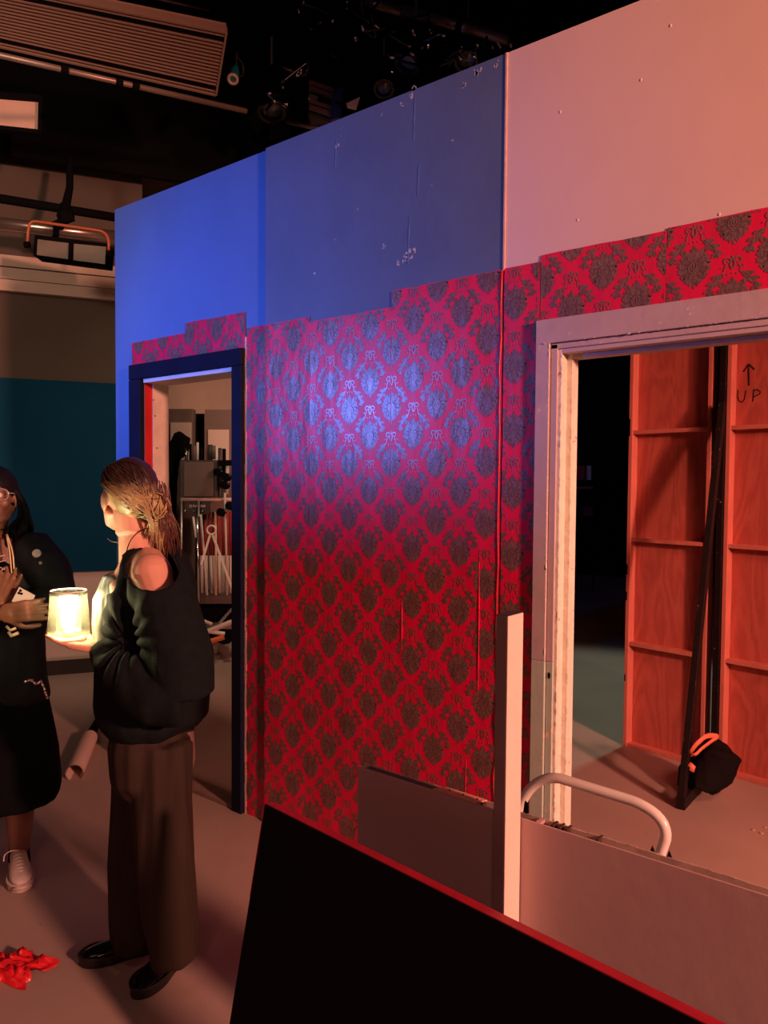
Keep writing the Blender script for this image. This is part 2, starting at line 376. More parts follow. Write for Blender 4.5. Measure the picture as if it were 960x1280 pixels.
# ------------------------------------------------------------------ scenery flats
def flat(name, label, x0, x1, skin_m, holes=None, y=W, z1=3.012, warp=0):
    t = empty(name, label, 'scenery flat', ((x0+x1)/2, y, 0))
    if holes is None: MB().box((x0, y, 0), (x1, y+.006, z1)).build('plywood_skin', skin_m, t)
    else:
        hx0, hx1, hz = holes; s = MB()
        s.box((x0, y, 0), (hx0, y+.006, z1)).box((hx1, y, 0), (x1, y+.006, z1)).box((hx0, y, hz), (hx1, y+.006, z1)); s.build('plywood_skin', skin_m, t)
    for a in (x0, x1-.02): MB().box((a, y+.006, 0), (a+.02, y+.075, z1)).build('stile', RAW, t)
    for z in ((0, z1-.02) if holes is None else (z1-.02,)): MB().box((x0+.02, y+.006, z), (x1-.02, y+.075, z+.02)).build('rail', RAW, t)
    if holes is None:
        for z in (.6, 1.2, 1.8, 2.4): MB().box((x0+.02, y+.006, z), (x1-.02, y+.075, z+.02)).build('toggle', RAW, t)
    else:
        for a in (hx0-.02, hx1): MB().box((a, y+.006, 0), (a+.02, y+.075, z1-.02)).build('stile', RAW, t)
        MB().box((hx0, y+.006, hz), (hx1, y+.075, hz+.02)).build('rail', RAW, t)
    return t
f1 = flat('scenery_flat', 'tall blue scenery flat with the navy framed doorway', -3.798, -2.582, PAINT_BLUE, (-3.532, -2.79, 2.07), y=W+.016)
f2 = flat('scenery_flat', 'plain scenery flat, scuffed blue above red damask wallpaper, no opening', -2.578, -1.371, PAINT_BLUE_WORN)
f3 = flat('scenery_flat', 'pale pink scenery flat with the wide cased opening at the right', -1.367, -.149, PAINT_PINK, (-1.150, -.30, 1.990))
# pale untidy edge strip where the blue flat meets the pink one
MB().box((-1.3725, W-.004, 2.28), (-1.366, W+.003, 3.012)).build('edge_strip', WP_EDGE, f3, label='pale paper tape along the seam')
# wallpaper, sheet by sheet
y1 = W+.013; y2 = W-.003
paper(f1, -3.638, -3.173, 2.158, 2.279, y=y1)
paper(f1, -3.173, -2.727, 2.145, 2.325, y=y1)
paper(f1, -2.722, -2.582, .0, 2.248, y=y1)
paper(f2, -2.578, -2.30, .0, 2.243, y=y2)
paper(f2, -2.30, -1.861, .0, 2.222, y=y2)
paper(f2, -1.861, -1.371, .0, 2.284, y=y2)
paper(f3, -1.366, -1.232, .0, 2.286, y=y2)
paper(f3, -1.228, -.812, 2.088, 2.306, ox=-1.009+.2146*0, oz=2.216, y=y2)
paper(f3, -.812, -.152, 2.088, 2.313, ox=-.84, oz=2.288, y=y2)
# bulging crease of paper at the corner between the flats
cr = []; rnd = random.Random(3)
for i in range(60):
    z = .02+i*2.26/59; cr.append((-1.378+.006*noise.noise(Vector((z*3, 1, 0)))+.007*noise.noise(Vector((z*9, 4, 0))), y2-.001, z))
MB().tube(cr, [.0028+.0022*noise.noise(Vector((0, i*.3, 0))) for i in range(60)], 6, upv=(0, 1, 0)).build('paper_crease', mat('crease_red', (.66, .03, .05, 1), .4, var=.2, vscale=30), f2, smooth='all')
cr = [(-2.570-.012*i/30, y2-.001, 2.23-.75*i/30) for i in range(30)]
MB().tube(cr, .002, 5).build('paper_crease', WP_DARK, f2, smooth='all')  # seam crease, its shadow put into the dark colour
for (x, za, zb) in ((-1.455, .75, 1.30), (-1.50, .15, .55), (-1.80, .9, 1.1)):
    cr = [(x+.006*noise.noise(Vector((za+i*.05, x, 0))), y2-.0005, za+(zb-za)*i/12) for i in range(13)]
    MB().tube(cr, [.0006+.0022*math.sin(PI*i/12) for i in range(13)], 5).build('paper_crease', WP_RED, f2, smooth='all')
# pale torn edge next to the left doorway
te = MB()
for i in range(46):
    z = i*.048; te.box((-2.7275-.003*rnd.random(), y1-.002, z), (-2.7205+.004*rnd.random(), y1+.003, z+.048))
te.build('torn_paper_edge', WP_EDGE, f1)
# scuffs and drips in the blue paint
for (px, py, s) in ((597, 88, 7), (621, 80, 5), (516, 115, 8), (503, 132, 4), (477, 143, 3), (579, 106, 4), (421, 182, 5), (428, 160, 2), (505, 322, 6), (515, 318, 7), (497, 328, 4), (480, 308, 3), (420, 300, 2), (540, 230, 2), (447, 262, 2), (566, 175, 2)):
    p = on_y(px, py, W); m_ = MB()
    for k in range(5):
        r_ = s*.0016*rnd.uniform(.3, 1); q = p+Vector((rnd.uniform(-1, 1), 0, rnd.uniform(-1, 1)))*s*.0022
        m_.poly([(q.x+r_*rnd.uniform(.5, 1.1)*math.cos(a), W-.0006, q.z+r_*rnd.uniform(.6, 1.6)*math.sin(a)) for a in [j*2*PI/7 for j in range(7)]])
    o = m_.build('paint_scuff', mat('scuff_white', (.52, .52, .54, 1), .7), f2)
for (px, pa, pb) in ((519, 120, 175), (524, 205, 245), (512, 270, 330), (421, 175, 210)):
    a = on_y(px, pa, W); b = on_y(px-2, pb, W); m_ = MB()
    pts = [a.lerp(b, i/14)+Vector((.004*noise.noise(Vector((i*.7, px, 0))), -.0006, 0)) for i in range(15)]
    m_.tube(pts, [.0008+.0022*abs(noise.noise(Vector((i*.9, px, 3)))) for i in range(15)], 5).build('paint_drip', PAINT_BLUE, f2, smooth='all')
for (px, py) in ((722, 275), (801, 100), (838, 32), (899, 268), (700, 140)):
    p = on_y(px, py, W); MB().ball(p, .004, 8, (1, .4, 1.3)).build('paint_blob', PAINT_PINK, f3, smooth='all')

# navy casing, jambs and sill of the left doorway
yc = W-.012
MB().box((-3.632, yc, 0), (-3.532, W+.02, 2.079)).build('door_casing', NAVY, f1, bevel=.003)
MB().box((-2.797, yc, 0), (-2.730, W+.02, 2.079)).build('door_casing', NAVY, f1, bevel=.003)
MB().box((-3.632, yc, 2.081), (-2.730, W+.02, 2.158)).build('door_casing', NAVY, f1, bevel=.003)
MB().box((-3.560, W+.02, .0), (-3.530, W+.064, 2.079)).build('door_jamb', RED_PAINT, f1, label='red painted front strip of the jamb')
MB().box((-3.575, W+.064, .0), (-3.522, W+.16, 2.10)).build('door_jamb', mat('bare_jamb', (.72, .6, .5, 1), .5, var=.15, vscale=14), f1, label='pale bare back strip of the jamb')
MB().box((-2.797, W+.02, .0), (-2.775, W+.16, 2.079)).build('door_jamb', NAVY, f1)
MB().box((-3.522, W+.006, 2.060), (-2.797, W+.16, 2.079)).build('head_jamb', mat('pale_head', (.66, .66, .7, 1), .5), f1)
MB().box((-3.530, W+.0, 0), (-2.80, W+.10, .018)).build('sill', mat('sill_wood', (.30, .2, .16, 1), .6, var=.3), f1)
for (px, py) in ((194, 520), (196, 560), (192, 500)):
    p = on_plane(px, py, (-3.522, 0, 0), Vector((1, 0, 0))); MB().ball(p, .004, 6, (.5, 1, 1)).build('screw_hole', BLACK, f1)

# casing of the right opening
def chip_casing(name, lo, hi, m, parent, axis):
    """board whose inner arris is ragged with old paint"""
    o = MB().box(lo, hi).build(name, m, parent, bevel=.002)
    s = MB(); r = random.Random(int(lo[0]*1000)); a0 = lo[axis]; n = int((hi[axis]-lo[axis])/.03)
    for i in range(n):
        if r.random() < .55:
            c = [0, lo[1]+.0, 0]; c[axis] = a0+(i+r.random())*.03
            c[2 if axis == 0 else 0] = (lo[2] if axis == 0 else hi[0])+(-.001 if axis == 2 else .001)
            c[1] = lo[1]+.001
            s.ball(Vector(c), r.uniform(.0025, .006), 6, (1.6, .5, .7) if axis == 0 else (.7, .5, 2.4))
    tag(s.build('paint_chips', PAINT_CREAM if axis == 2 else m, parent), kind='stuff'); return o
SAGE = mat('sage_casing_paint', (.50, .60, .50, 1), .5, var=.08, vscale=14, bump=.12, bscale=30, chips=((.75, .6, .45, 1), 30, .70))
chip_casing('opening_casing', (-1.234, W-.020, .958), (-1.184, W+.0, 2.087), PAINT_TRIM, f3, 2)
MB().box((-1.234, W-.020, 0), (-1.184, W+.0, .957)).build('opening_casing', SAGE, f3, bevel=.002, label='pale green lower length of the casing')
chip_casing('opening_casing', (-1.234, W-.021, 2.010), (-.180, W+.0, 2.089), PAINT_TRIM, f3, 0)
chip_casing('opening_casing', (-.262, W-.020, 0), (-.180, W+.0, 2.009), PAINT_TRIM, f3, 2)
MB().box((-1.182, W-.012, .958), (-1.158, W+.0, 2.006)).build('inner_casing', PAINT_TRIM, f3, bevel=.002)
MB().box((-1.182, W-.012, 0), (-1.158, W+.0, .957)).build('inner_casing', SAGE, f3, bevel=.002)
MB().box((-1.182, W-.012, 1.990), (-.262, W+.0, 2.008)).build('inner_casing', PAINT_TRIM, f3, bevel=.002)
chip_casing('opening_jamb', (-1.160, W-.006, 0), (-1.146, W+.036, 1.990), PAINT_CREAM, f3, 2)
chip_casing('door_stop', (-1.150, W+.036, 0), (-1.128, W+.082, 1.985), PAINT_CREAM, f3, 2)
MB().box((-1.146, W-.006, 1.976), (-.29, W+.036, 1.990)).build('opening_head', PAINT_TRIM, f3)
MB().box((-1.128, W+.036, 1.962), (-.29, W+.082, 1.990)).build('door_stop', PAINT_TRIM, f3)
MB().box((-.300, W-.006, 0), (-.286, W+.082, 1.976)).build('opening_jamb', PAINT_CREAM, f3)
p = on_plane(690, 845, (0, W-.012, 0), Vector((0, 1, 0)))
MB().ball(Vector((-1.170, W-.013, p.z)), .007, 8, (.7, .3, 1.6)).build('latch_hole', BLACK, f3, label='dark latch hole in the jamb')
# ------------------------------------------------------------------ foreground: low wall, post, leaning panel, stool handle
WALLP = mat('low_wall_paint', (.52, .35, .34, 1), .42, var=.06, vscale=3, bump=.08, bscale=20)
hx0, hx1, hy, hz = -1.226, .55, 1.413, .85
t = empty('low_wall', 'low pale painted half wall with a chipped hollow top edge, in front of the opening', 'low wall', ((hx0+hx1)/2, hy, 0))
MB().box((hx0, hy, 0), (hx1, hy+.004, hz)).build('front_panel', WALLP, t, bevel=.001)
bk = MB(); n = 90; r = random.Random(5)
prev = None
for i in range(n):                                   # back skin with a ragged broken edge
    xa = hx0+(hx1-hx0)*i/n; xb = hx0+(hx1-hx0)*(i+1)/n; bk.box((xa, hy+.024, 0), (xb, hy+.0265+.002*r.random(), hz+.002*noise.noise(Vector((i*.35, 0, 0)))+.002*r.random()))
bk.build('back_panel', mat('raw_edge_paint', (.62, .45, .36, 1), .6, var=.3, vscale=40), t)
MB().box((hx0, hy+.004, 0), (hx0+.02, hy+.024, hz-.001)).build('stile', RAW, t)
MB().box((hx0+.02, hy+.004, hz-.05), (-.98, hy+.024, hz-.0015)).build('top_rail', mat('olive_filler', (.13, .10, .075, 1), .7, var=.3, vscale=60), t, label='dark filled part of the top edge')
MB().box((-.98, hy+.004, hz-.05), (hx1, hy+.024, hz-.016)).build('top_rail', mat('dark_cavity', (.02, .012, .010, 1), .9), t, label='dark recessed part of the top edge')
pc = MB(); pa = on_z(540, 987, hz+.003); pb = on_z(601, 1003, hz+.003)
pc.prism([Vector((pa.x, hy-.002, hz+.001)), Vector((pb.x-.004, hy-.003, hz+.001)), Vector((pb.x+.006, hy+.024, hz+.001)), Vector((pa.x+.02, hy+.026, hz+.001))], (0, 0, .004))
o = pc.build('mending_plate', mat('rusty_orange_plate', (.80, .36, .24, 1), .5, var=.3, vscale=50), t, label='orange plate screwed over the top edge')
for k in (.2, .5, .8):
    MB().cyl((pa.x+.012+(pb.x-pa.x)*k, hy+.012, hz+.005), (pa.x+.012+(pb.x-pa.x)*k, hy+.012, hz+.0062), .0022, 8).build('screw', BLACK, o)
rb = MB(); px_ = on_z(672, 1028, hz).x; rb.box((px_-.004, hy+.002, hz-.016), (px_+.006, hy+.026, hz+.001)); rb.build('cross_brace', WALLP, t)
ch = MB()
for (px, py, s_) in ((694, 1030, .010), (702, 1033, .008), (710, 1036, .009), (604, 1004, .008), (745, 1052, .006)):
    q = on_z(px, py, hz); ch.box((q.x-s_*.3, hy+.006, hz-.010), (q.x+s_*.3, hy+.031, hz+.0025), None)
ch.build('edge_splinter', mat('dark_splinter', (.05, .02, .015, 1), .8), t)
sc = MB(); q = on_z(820, 1075, hz)
for dx in (-.016, .016): sc.prism([Vector((q.x+dx-.005, hy+.028, hz-.001)), Vector((q.x+dx+.005, hy+.028, hz-.001)), Vector((q.x+dx-.001, hy+.028, hz+.012))], (0, .003, 0))
q = on_z(653, 1018, hz); sc.prism([Vector((q.x-.004, hy+.027, hz)), Vector((q.x+.008, hy+.027, hz)), Vector((q.x+.007, hy+.027, hz+.022)), Vector((q.x, hy+.027, hz+.026))], (0, .003, 0))
sc.build('gaffer_tape', BLACK, t)

# upright post, front and top coloured darker than the right face
py0 = 1.348; ppx = -.8005
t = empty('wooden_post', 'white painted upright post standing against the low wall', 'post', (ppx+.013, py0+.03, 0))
MB().box((ppx, py0, 0), (ppx+.0255, py0+.062, 1.283)).build('shaft', mat('dark_mauve_side', (.13, .075, .085, 1), .5, var=.15, vscale=10), t, bevel=.001, label='dark mauve side of the post')
MB().box((ppx+.0257, py0, 0), (ppx+.0285, py0+.062, 1.283)).build('pale_face', mat('post_pale', (.80, .66, .56, 1), .35, var=.05, vscale=10), t, bevel=.001, label='pale side of the post')
MB().box((ppx+.0005, py0+.001, 1.2828), (ppx+.027, py0+.061, 1.2845)).build('top_face', mat('dark_top', (.04, .02, .02, 1), .7), t, label='dark top of the post')

# black panel leaning against the post, wallpaper wrapped over its top edge
zt = .75
a = on_z(331, 1005, zt); b = on_z(879, 1280, zt); d = (a-b).normalized(); nn = Vector((-d.y, d.x, 0));
if nn.y > 0: nn = -nn
a = a; b = b-d*.35; lean = .205
dn = (nn*lean-Vector((0, 0, 1)))
down = dn*zt
back = Vector((-nn.x, -nn.y, -lean)).normalized()*.030
t = empty('leaning_panel', 'black flat panel lying on edge, leaning back with a red papered top edge', 'panel', tuple((a+b)/2+down))
s = MB(); s.hexa([a+down-back*0, b+down, b+down+back, a+down+back, a, b, b+back, a+back]); s.build('black_face', BLACK, t, bevel=.001)
tz = -dn.normalized()*.002
s = MB(); s.hexa([a+back*.04, b+back*.04, b+back*1.06, a+back*1.06, a+tz+back*.04, b+tz+back*.04, b+tz+back*1.06, a+tz+back*1.06]); s.build('red_paper_edge', mat('deep_red_paper', (.40, .006, .025, 1), .5, var=.2, vscale=30), t, label='red wallpapered top edge')
ed = dn.normalized()
s = MB(); s.hexa([a-d*-.0015+ed*.22, a+ed*.22, a+ed*.22+back, a-d*-.0015+ed*.22+back, a+d*.0015, a, a+back, a+d*.0015+back]); s.build('red_paper_end', WP_RED, t)

# tubular white handle rising behind the low wall (top of a folding step stool)
yb = 1.50
def hp(px, py, y=yb): return on_y(px, py, y)
top = [hp(648, 1016, 1.50), hp(653, 1000, 1.5)]
ptsL = [Vector((-.826, 1.5, .03)), Vector((-.826, 1.5, .80))]+arc(hp(650, 1010), hp(664, 968), hp(700, 973), 9)
ptsR = arc(hp(790, 1001), hp(836, 1019), hp(832, 1048), 9)+[hp(823, 1074), Vector((-.515, 1.5, .70)), Vector((-.515, 1.5, .03))]
t = empty('step_stool', 'white tubular handle of a step stool rising behind the low wall', 'step stool', (-.67, 1.62, 0))
MB().tube(ptsL+ptsR, .0108, 14).build('handle', WHITEP, t, smooth='all')
for x in (-.826, -.515):
    MB().tube([(x, 1.52, .46), (x, 1.80, .02)], .010, 10).build('leg', WHITEP, t, smooth='all')
    MB().cyl((x, 1.5, 0), (x, 1.5, .035), .014).build('rubber_foot', BLACK, t); MB().cyl((x, 1.80, 0), (x, 1.80, .035), .014).build('rubber_foot', BLACK, t)
for z, ya, yb_ in ((.23, 1.53, 1.73), (.46, 1.50, 1.66)): MB().box((-.815, ya, z-.02), (-.526, yb_, z)).build('tread', WHITEP, t, bevel=.004)

# ------------------------------------------------------------------ beyond the right opening: backs of two plywood flats
PD = Vector((math.cos(math.radians(-9)), math.sin(math.radians(-9)), 0)); P0 = Vector((-1.722, 4.451, 0)); PN = Vector((-PD.y, PD.x, 0)); PR = Matrix.Rotation(math.radians(-9), 3, 'Z')
def plyflat(label, s0, s1, h=3.0, edge_bright=True):
    t = empty('plywood_flat', label, 'scenery flat', tuple(P0+PD*(s0+s1)/2), 'unpainted flats seen from behind', math.radians(-9))
    def bx(lo, hi, nm, m, bevel=0): return MB().box(lo, hi, PR, P0).build(nm, m, t, bevel=bevel)
    bx((s0, .0, 0), (s1, .005, h), 'plywood_skin', LAUAN)
    for sa in (s0, s1-.022): bx((sa, -.062, 0), (sa+.022, 0, h), 'stile', LAUAN_DARK, .0015)
    for z in (0, .612-.01, 1.225-.01, 1.85-.01, 2.44, h-.022): bx((s0+.022, -.055, z), (s1-.022, 0, z+.022), 'toggle' if 0 < z < h-.1 else 'rail', LAUAN_DARK, .0015)
    return t, bx
g1, bx1 = plyflat('back of a red-lit plywood flat left of the black gap', 0, .488)
for z, hh in ((1.86, .10), (1.05, .06), (.9, .05), (.42, .04)):      # notches and lash cleats in the left stile
    MB().box((.003, -.066, z-.03), (.009, -.058, z-.03+hh), PR, P0).build('cleat', BLACK, g1)
g2, bx2 = plyflat('back of a plywood flat marked UP right of the black gap', .568, 1.75)
def mark(parent, name, strokes, w_=.006):
    m_ = MB()
    for st in strokes:
        for (p, q) in zip(st, st[1:]):
            p3 = on_plane(*p, P0-PN*.0012, PN); q3 = on_plane(*q, P0-PN*.0012, PN)
            dd = (q3-p3).normalized(); sd = dd.cross(PN).normalized()*w_/2; m_.poly([p3-sd, q3-sd, q3+sd, p3+sd])
    return m_.build(name, mat('marker_ink', (.03, .012, .010, 1), .5), parent)
mark(g2, 'arrow_mark', [[(936, 482), (935.5, 456)], [(929, 465), (935.5, 455), (943, 462)]], .009)
mark(g2, 'letter_u', [[(922.5, 487), (922, 495), (923.5, 501), (927, 503), (930.5, 499), (932.5, 488)]])
mark(g2, 'letter_p', [[(941, 502), (942, 487)], [(941, 488), (946, 487), (950.5, 489.5), (949, 493), (942, 496)]])
# bracing jack in black
JB = mat('jack_black_paint', (.012, .006, .006, 1), .6, spec=.2, var=.4, vscale=30, chips=((.25, .12, .09, 1), 60, .70))
jf = Vector((-1.172, 3.70, 0)); jt = P0+PD*.548-PN*.05
t = empty('stage_brace', 'black triangular brace holding up the plywood flats', 'brace', tuple((jf+jt)/2))
jt0 = Vector((jt.x, jt.y, 0))
MB().bar(jt0, jt0+Vector((0, 0, 2.9)), .034, .05, tuple(PN)).build('stile', JB, t, bevel=.002)
jd = (jt0-jf).normalized()
MB().bar(jf+Vector((0, 0, .03)), jt0+Vector((0, 0, .03))-jd*.025, .04, .06).build('bottom_rail', JB, t, bevel=.002)
MB().bar(jf+Vector((0, 0, .055))+jd*.02, jt0+Vector((0, 0, 1.98))-jd*.03, .032, .045, tuple(jd)).build('diagonal', JB, t, bevel=.002)
# black sheet put in for the dark void between the flats
MB().box((.492, .02, 0), (.562, .03, 3.0), PR, P0).build('gap_dark_sheet', DRAPE, t)

# sandbag slung over the brace
def remesh(mb, vox, smooth=4, disp=None, fac=.6):
    bmesh.ops.recalc_face_normals(mb.bm, faces=mb.bm.faces)
    me = bpy.data.meshes.new('tmp'); mb.bm.to_mesh(me); mb.bm.free()
    o = bpy.data.objects.new('tmp', me); COL.objects.link(o)
    m = o.modifiers.new('r', 'REMESH'); m.mode = 'VOXEL'; m.voxel_size = vox; m.adaptivity = 0
    if smooth:
        s_ = o.modifiers.new('s', 'SMOOTH'); s_.iterations = smooth; s_.factor = fac
    dg = bpy.context.evaluated_depsgraph_get(); ev = o.evaluated_get(dg); nm = bpy.data.meshes.new_from_object(ev)
    bpy.data.objects.remove(o); bpy.data.meshes.remove(me)
    if disp:
        n = len(nm.vertices); co = np.empty(n*3, 'f'); nm.vertices.foreach_get('co', co); co = co.reshape(-1, 3)
        no = np.empty(n*3, 'f'); nm.vertices.foreach_get('normal', no); no = no.reshape(-1, 3)
        dv = np.array([disp(Vector(c.tolist()), Vector(q.tolist())) for c, q in zip(co, no)], 'f')
        co = co + (no*dv[:, None] if dv.ndim == 1 else dv)
        nm.vertices.foreach_set('co', co.astype('f').ravel()); nm.update()
    return nm
bag = MB(); D0 = 3.80
def bp_(x, y, d=D0): return at(x, y, d)
bag.tube([bp_(893, 932, 3.86), bp_(903, 945), bp_(893, 965), bp_(882, 985, 3.74)], [.05, .105, .10, .055], 14, flat=.55)
bag.tube([bp_(868, 945, 3.9), bp_(858, 962, 3.9), bp_(853, 985, 3.9)], [.03, .055, .04], 12, flat=.6)
bag.prism([bp_(890, 925, 3.82), bp_(909, 930, 3.8), bp_(926, 950, 3.78), bp_(914, 968, 3.74), bp_(888, 994, 3.70), bp_(868, 985, 3.72), bp_(872, 950, 3.8)], tuple(fw*.09))
bag.tube([bp_(868, 948, 3.9), bp_(885, 935, 3.84)], .05, 10)
nm = remesh(bag, .008, 8, lambda c, n: .004*noise.noise(c*22)+.003*noise.noise(c*50))
t = empty('sandbag', 'black sandbag with orange straps slung over the foot of the brace', 'sandbag', tuple(on_z(885, 990)))
link_mesh('bag', nm, mat('black_canvas', (.006, .004, .004, 1), .85, spec=.1, bump=.2, bscale=200), t, smooth=True)
hd = MB(); OR = mat('orange_webbing', (.80, .20, .12, 1), .5, var=.2, vscale=60)
hs = spline([bp_(863, 945, 3.74), bp_(866, 936, 3.71), bp_(874, 927, 3.70), bp_(884, 920, 3.72), bp_(897, 921, 3.76), bp_(890, 926, 3.73), bp_(878, 935, 3.70), bp_(869, 943, 3.69), bp_(863, 942, 3.72)], 5)
hd.tube(hs, .013, 8, flat=.45, upv=tuple(fw)); hd.build('strap', OR, t, smooth='all')
MB().tube([bp_(861, 955, 3.70), bp_(866, 959, 3.69), bp_(864, 964, 3.69)], .014, 8, flat=.4, upv=tuple(fw)).build('strap', OR, t, smooth='all')
for (px, py, s_, lab) in ((942, 1037, .008, 'leftmost tiny wood chip on the floor beyond the low wall'), (952, 1041, .010, 'largest and nearest of the wood chips on the floor beyond the low wall'), (957, 1034, .006, 'rightmost tiny wood chip on the floor beyond the low wall')):
    q = on_z(px, py, .003); tag(MB().prism([q+Vector((s_, 0, -.002)), q+Vector((0, s_, -.002)), q+Vector((-s_, .003, -.002)), q+Vector((-.002, -s_, -.002))], (0, 0, .003)).build('wood_chip', RAW), lab, 'wood chip', 'wood chips on the floor by the plywood flats')
# dim things far back in the dark
t = empty('distant_shelf', 'barely lit shelf with boxes deep in the dark behind the opening', 'shelf', tuple(on_z(733, 705, 0)*1.0))
dv = 11.0
def fb(x0, y0, x1, y1, nm, m, d=dv, th=.1, parent=None):
    p = [at(x0, y1, d), at(x1, y1, d), at(x1, y0, d), at(x0, y0, d)]; return MB().prism(p, tuple(fw*th)).build(nm, m, parent)
fb(719, 608, 742, 611, 'board', mat('dim_board', (.3, .06, .05, 1), .6), parent=t, th=.4)
fb(722, 582, 731, 600, 'box', mat('dim_red', (.30, .03, .03, 1), .6), parent=t, th=.3)
fb(734, 582, 739, 600, 'box', mat('dim_white', (.5, .5, .48, 1), .6), parent=t, th=.3)
fb(729, 633, 742, 645, 'box', mat('dim_red2', (.12, .02, .04, 1), .6), parent=t, th=.3)
for x in (719, 741): fb(x, 600, x+1.5, 738, 'upright', BLACK, parent=t, th=.05)

# ------------------------------------------------------------------ grip equipment through the left doorway
GD = 6.76
TANW = mat('tan_reflector', (.62, .50, .42, 1), .6)
def g_box(nm, x0, y0, x1, y1, m, d=GD, th=.15, parent=None, bevel=.004, **k):
    p = [at(x0, y1, d), at(x1, y1, d), at(x1, y0, d), at(x0, y0, d)]; return MB().prism(p, tuple(Vector((fw.x, fw.y, 0)).normalized()*th)).build(nm, m, parent, bevel=bevel, **k)
def g_bar(nm, a, b, r, m, d=GD, parent=None, d2=None, n=8, **k): return MB().tube([at(*a, d), at(*b, d2 or d)], r, n).build(nm, m, parent, smooth='all', **k)
for i, (x0, y0, x1, ix0, iy0, ix1, iy1, lab) in enumerate(((206, 511, 241, 213, 528, 239, 575, 'tall dark soft light panel standing left behind the grip cart'), (256, 512, 291, 260, 537, 286, 590, 'tall dark soft light panel standing right behind the grip cart'))):
    foot = on_z((x0+x1)/2, 806, 0); foot = at((x0+x1)/2, 802, 7.3); foot.z = 0
    t = empty('light_panel', lab, 'light panel', tuple(foot))
    g_box('housing', x0, y0, x1, 792, BROWNGREY, 7.35, .12, t); g_box('diffuser', ix0, iy0, ix1, iy1, TANW, 7.33, .02, t, .001)
    for xx in (x0+3, x1-3):
        fp = at(xx, 792, 7.4); MB().box((fp.x-.03, fp.y-.1, 0), (fp.x+.03, fp.y+.1, fp.z+.02)).build('foot', BLACK, t)
bkb = at(249, 800, 7.45); bkb.z = 0
t = empty('black_drape_rack', 'black drape hanging between the two tall light panels', 'drape', tuple(bkb)); g_box('cloth', 242, 517, 255, 800, DRAPE, 7.55, .03, t)
bkb = at(209, 800, 7.0); bkb.z = 0
t = empty('equipment_bag', 'black bulky equipment bag hung beside the grip cart', 'bag', tuple(bkb))
bg = MB(); bg.tube([at(224, 540, 6.95), at(222, 556, 7.0), at(214, 585, 7.0), at(212, 640, 7.0)], [.05, .08, .075, .07], 12, flat=.7)
bg.prism([at(226, 541, 6.9), at(236, 546, 6.9), at(233, 566, 6.9), at(224, 573, 6.9), at(222, 545, 6.9)], tuple(fw*.1)); bg.tube([at(211, 555, 7.0), at(212, 700, 7.0)], .07, 10)
link_mesh('bag', remesh(bg, .02, 3, lambda c, n: .01*noise.noise(c*8)), BLACK, t, smooth=True)
MB().tube([at(212, 690, 7.0), bkb], .03, 8).build('stand', BLACK, t)
# the cart itself
cf = at(258, 812, 6.76); cf.z = 0
t = empty('grip_cart', 'steel grip cart loaded with stands and flags seen through the left doorway', 'cart', tuple(cf))
t_cart = t
g_box('case', 224, 575, 272, 624, DKGREY, 6.7, .35, t, .01)
g_box('case_front', 229.5, 577.5, 267, 621, BROWNGREY, 6.68, .02, t, .006)
g_bar('rail', (226, 624.5), (291, 624.5), .016, mat('pink_rail', (.75, .5, .42, 1), .4), 6.66, t)
hb = g_box('header_board', 228, 627, 262, 643, mat('header_dark', (.045, .025, .02, 1), .5), 6.66, .03, t, .002)
lt = MB()
for (x0, x1, ya, yb_) in ((236.7, 239.6, 631, 634.2), (241, 243, 631, 633.8), (243.6, 245.4, 631.4, 634), (245.9, 247.9, 631, 634), (248.4, 250.2, 631.4, 634.2), (250.7, 252.6, 631, 634), (253, 254.8, 631.4, 634), (255.2, 256.6, 631, 633.8)):
    for (u0, u1, v0, v1) in ((x0, x0+.7, ya, yb_), (x1-.6, x1, ya+.5, yb_), (x0, x1, ya, ya+.7), (x0, x1, yb_-.7, yb_)):
        lt.poly([at(u0, v1, 6.656), at(u1, v1, 6.656), at(u1, v0, 6.656), at(u0, v0, 6.656)])
lt.build('lettering', mat('label_white', (.75, .72, .68, 1), .6), hb, label='blurred white lettering')
for x in (231, 242, 253, 263.5): MB().ball(at(x, 638.8, 6.64), .010, 8).build('bolt_head', CHROME, hb, smooth='all')
for x in (226.5, 248): g_bar('frame_tube', (x, 626), (x, 803), .012, STEEL, 6.62, t)
g_bar('frame_tube', (292, 626), (292, 803), .012, STEEL, 6.62, t)
g_box('shelf', 240, 746, 294, 755, mat('shelf_brown', (.10, .06, .055, 1), .5), 6.6, .5, t)
g_box('lower_bin', 244, 760, 294, 778, BLACK, 6.65, .4, t)
g_box('lower_shelf', 226, 800, 294, 804, BLACK, 6.62, .5, t)
for x in (268, 232, 290):
    c = at(x, 810, 6.60); MB().cyl(c+rt*-.016, c+rt*.016, .05, 14).build('castor', mat('castor_grey', (.2, .18, .17, 1), .5), t, smooth=True)
    q = at(x, 801.5, 6.60); MB().tube([c+Vector((0, 0, .0)), q], .014, 6).build('castor_fork', CHROME, t)
r = random.Random(11); FR = mat('flag_red', (.30, .018, .018, 1), .6); FW = mat('flag_white', (.60, .52, .46, 1), .6)
def stick(nm, lab, x0, y0, x1, y1, rad_, m, d, grp, two=None, cat='pole'):
    a_ = at(x0, y0, d); b_ = at(x1, y1, d); e = empty(nm, lab, cat, tuple(b_), grp)
    if two: c_ = a_.lerp(b_, two); MB().tube([a_, c_], rad_, 6).build('red_upper_part', FR, e, smooth='all'); MB().tube([c_, b_], rad_*1.02, 6).build('white_lower_part', FW, e, smooth='all')
    else: MB().tube([a_, b_], rad_, 6).build('tube', m, e, smooth='all')
    return e
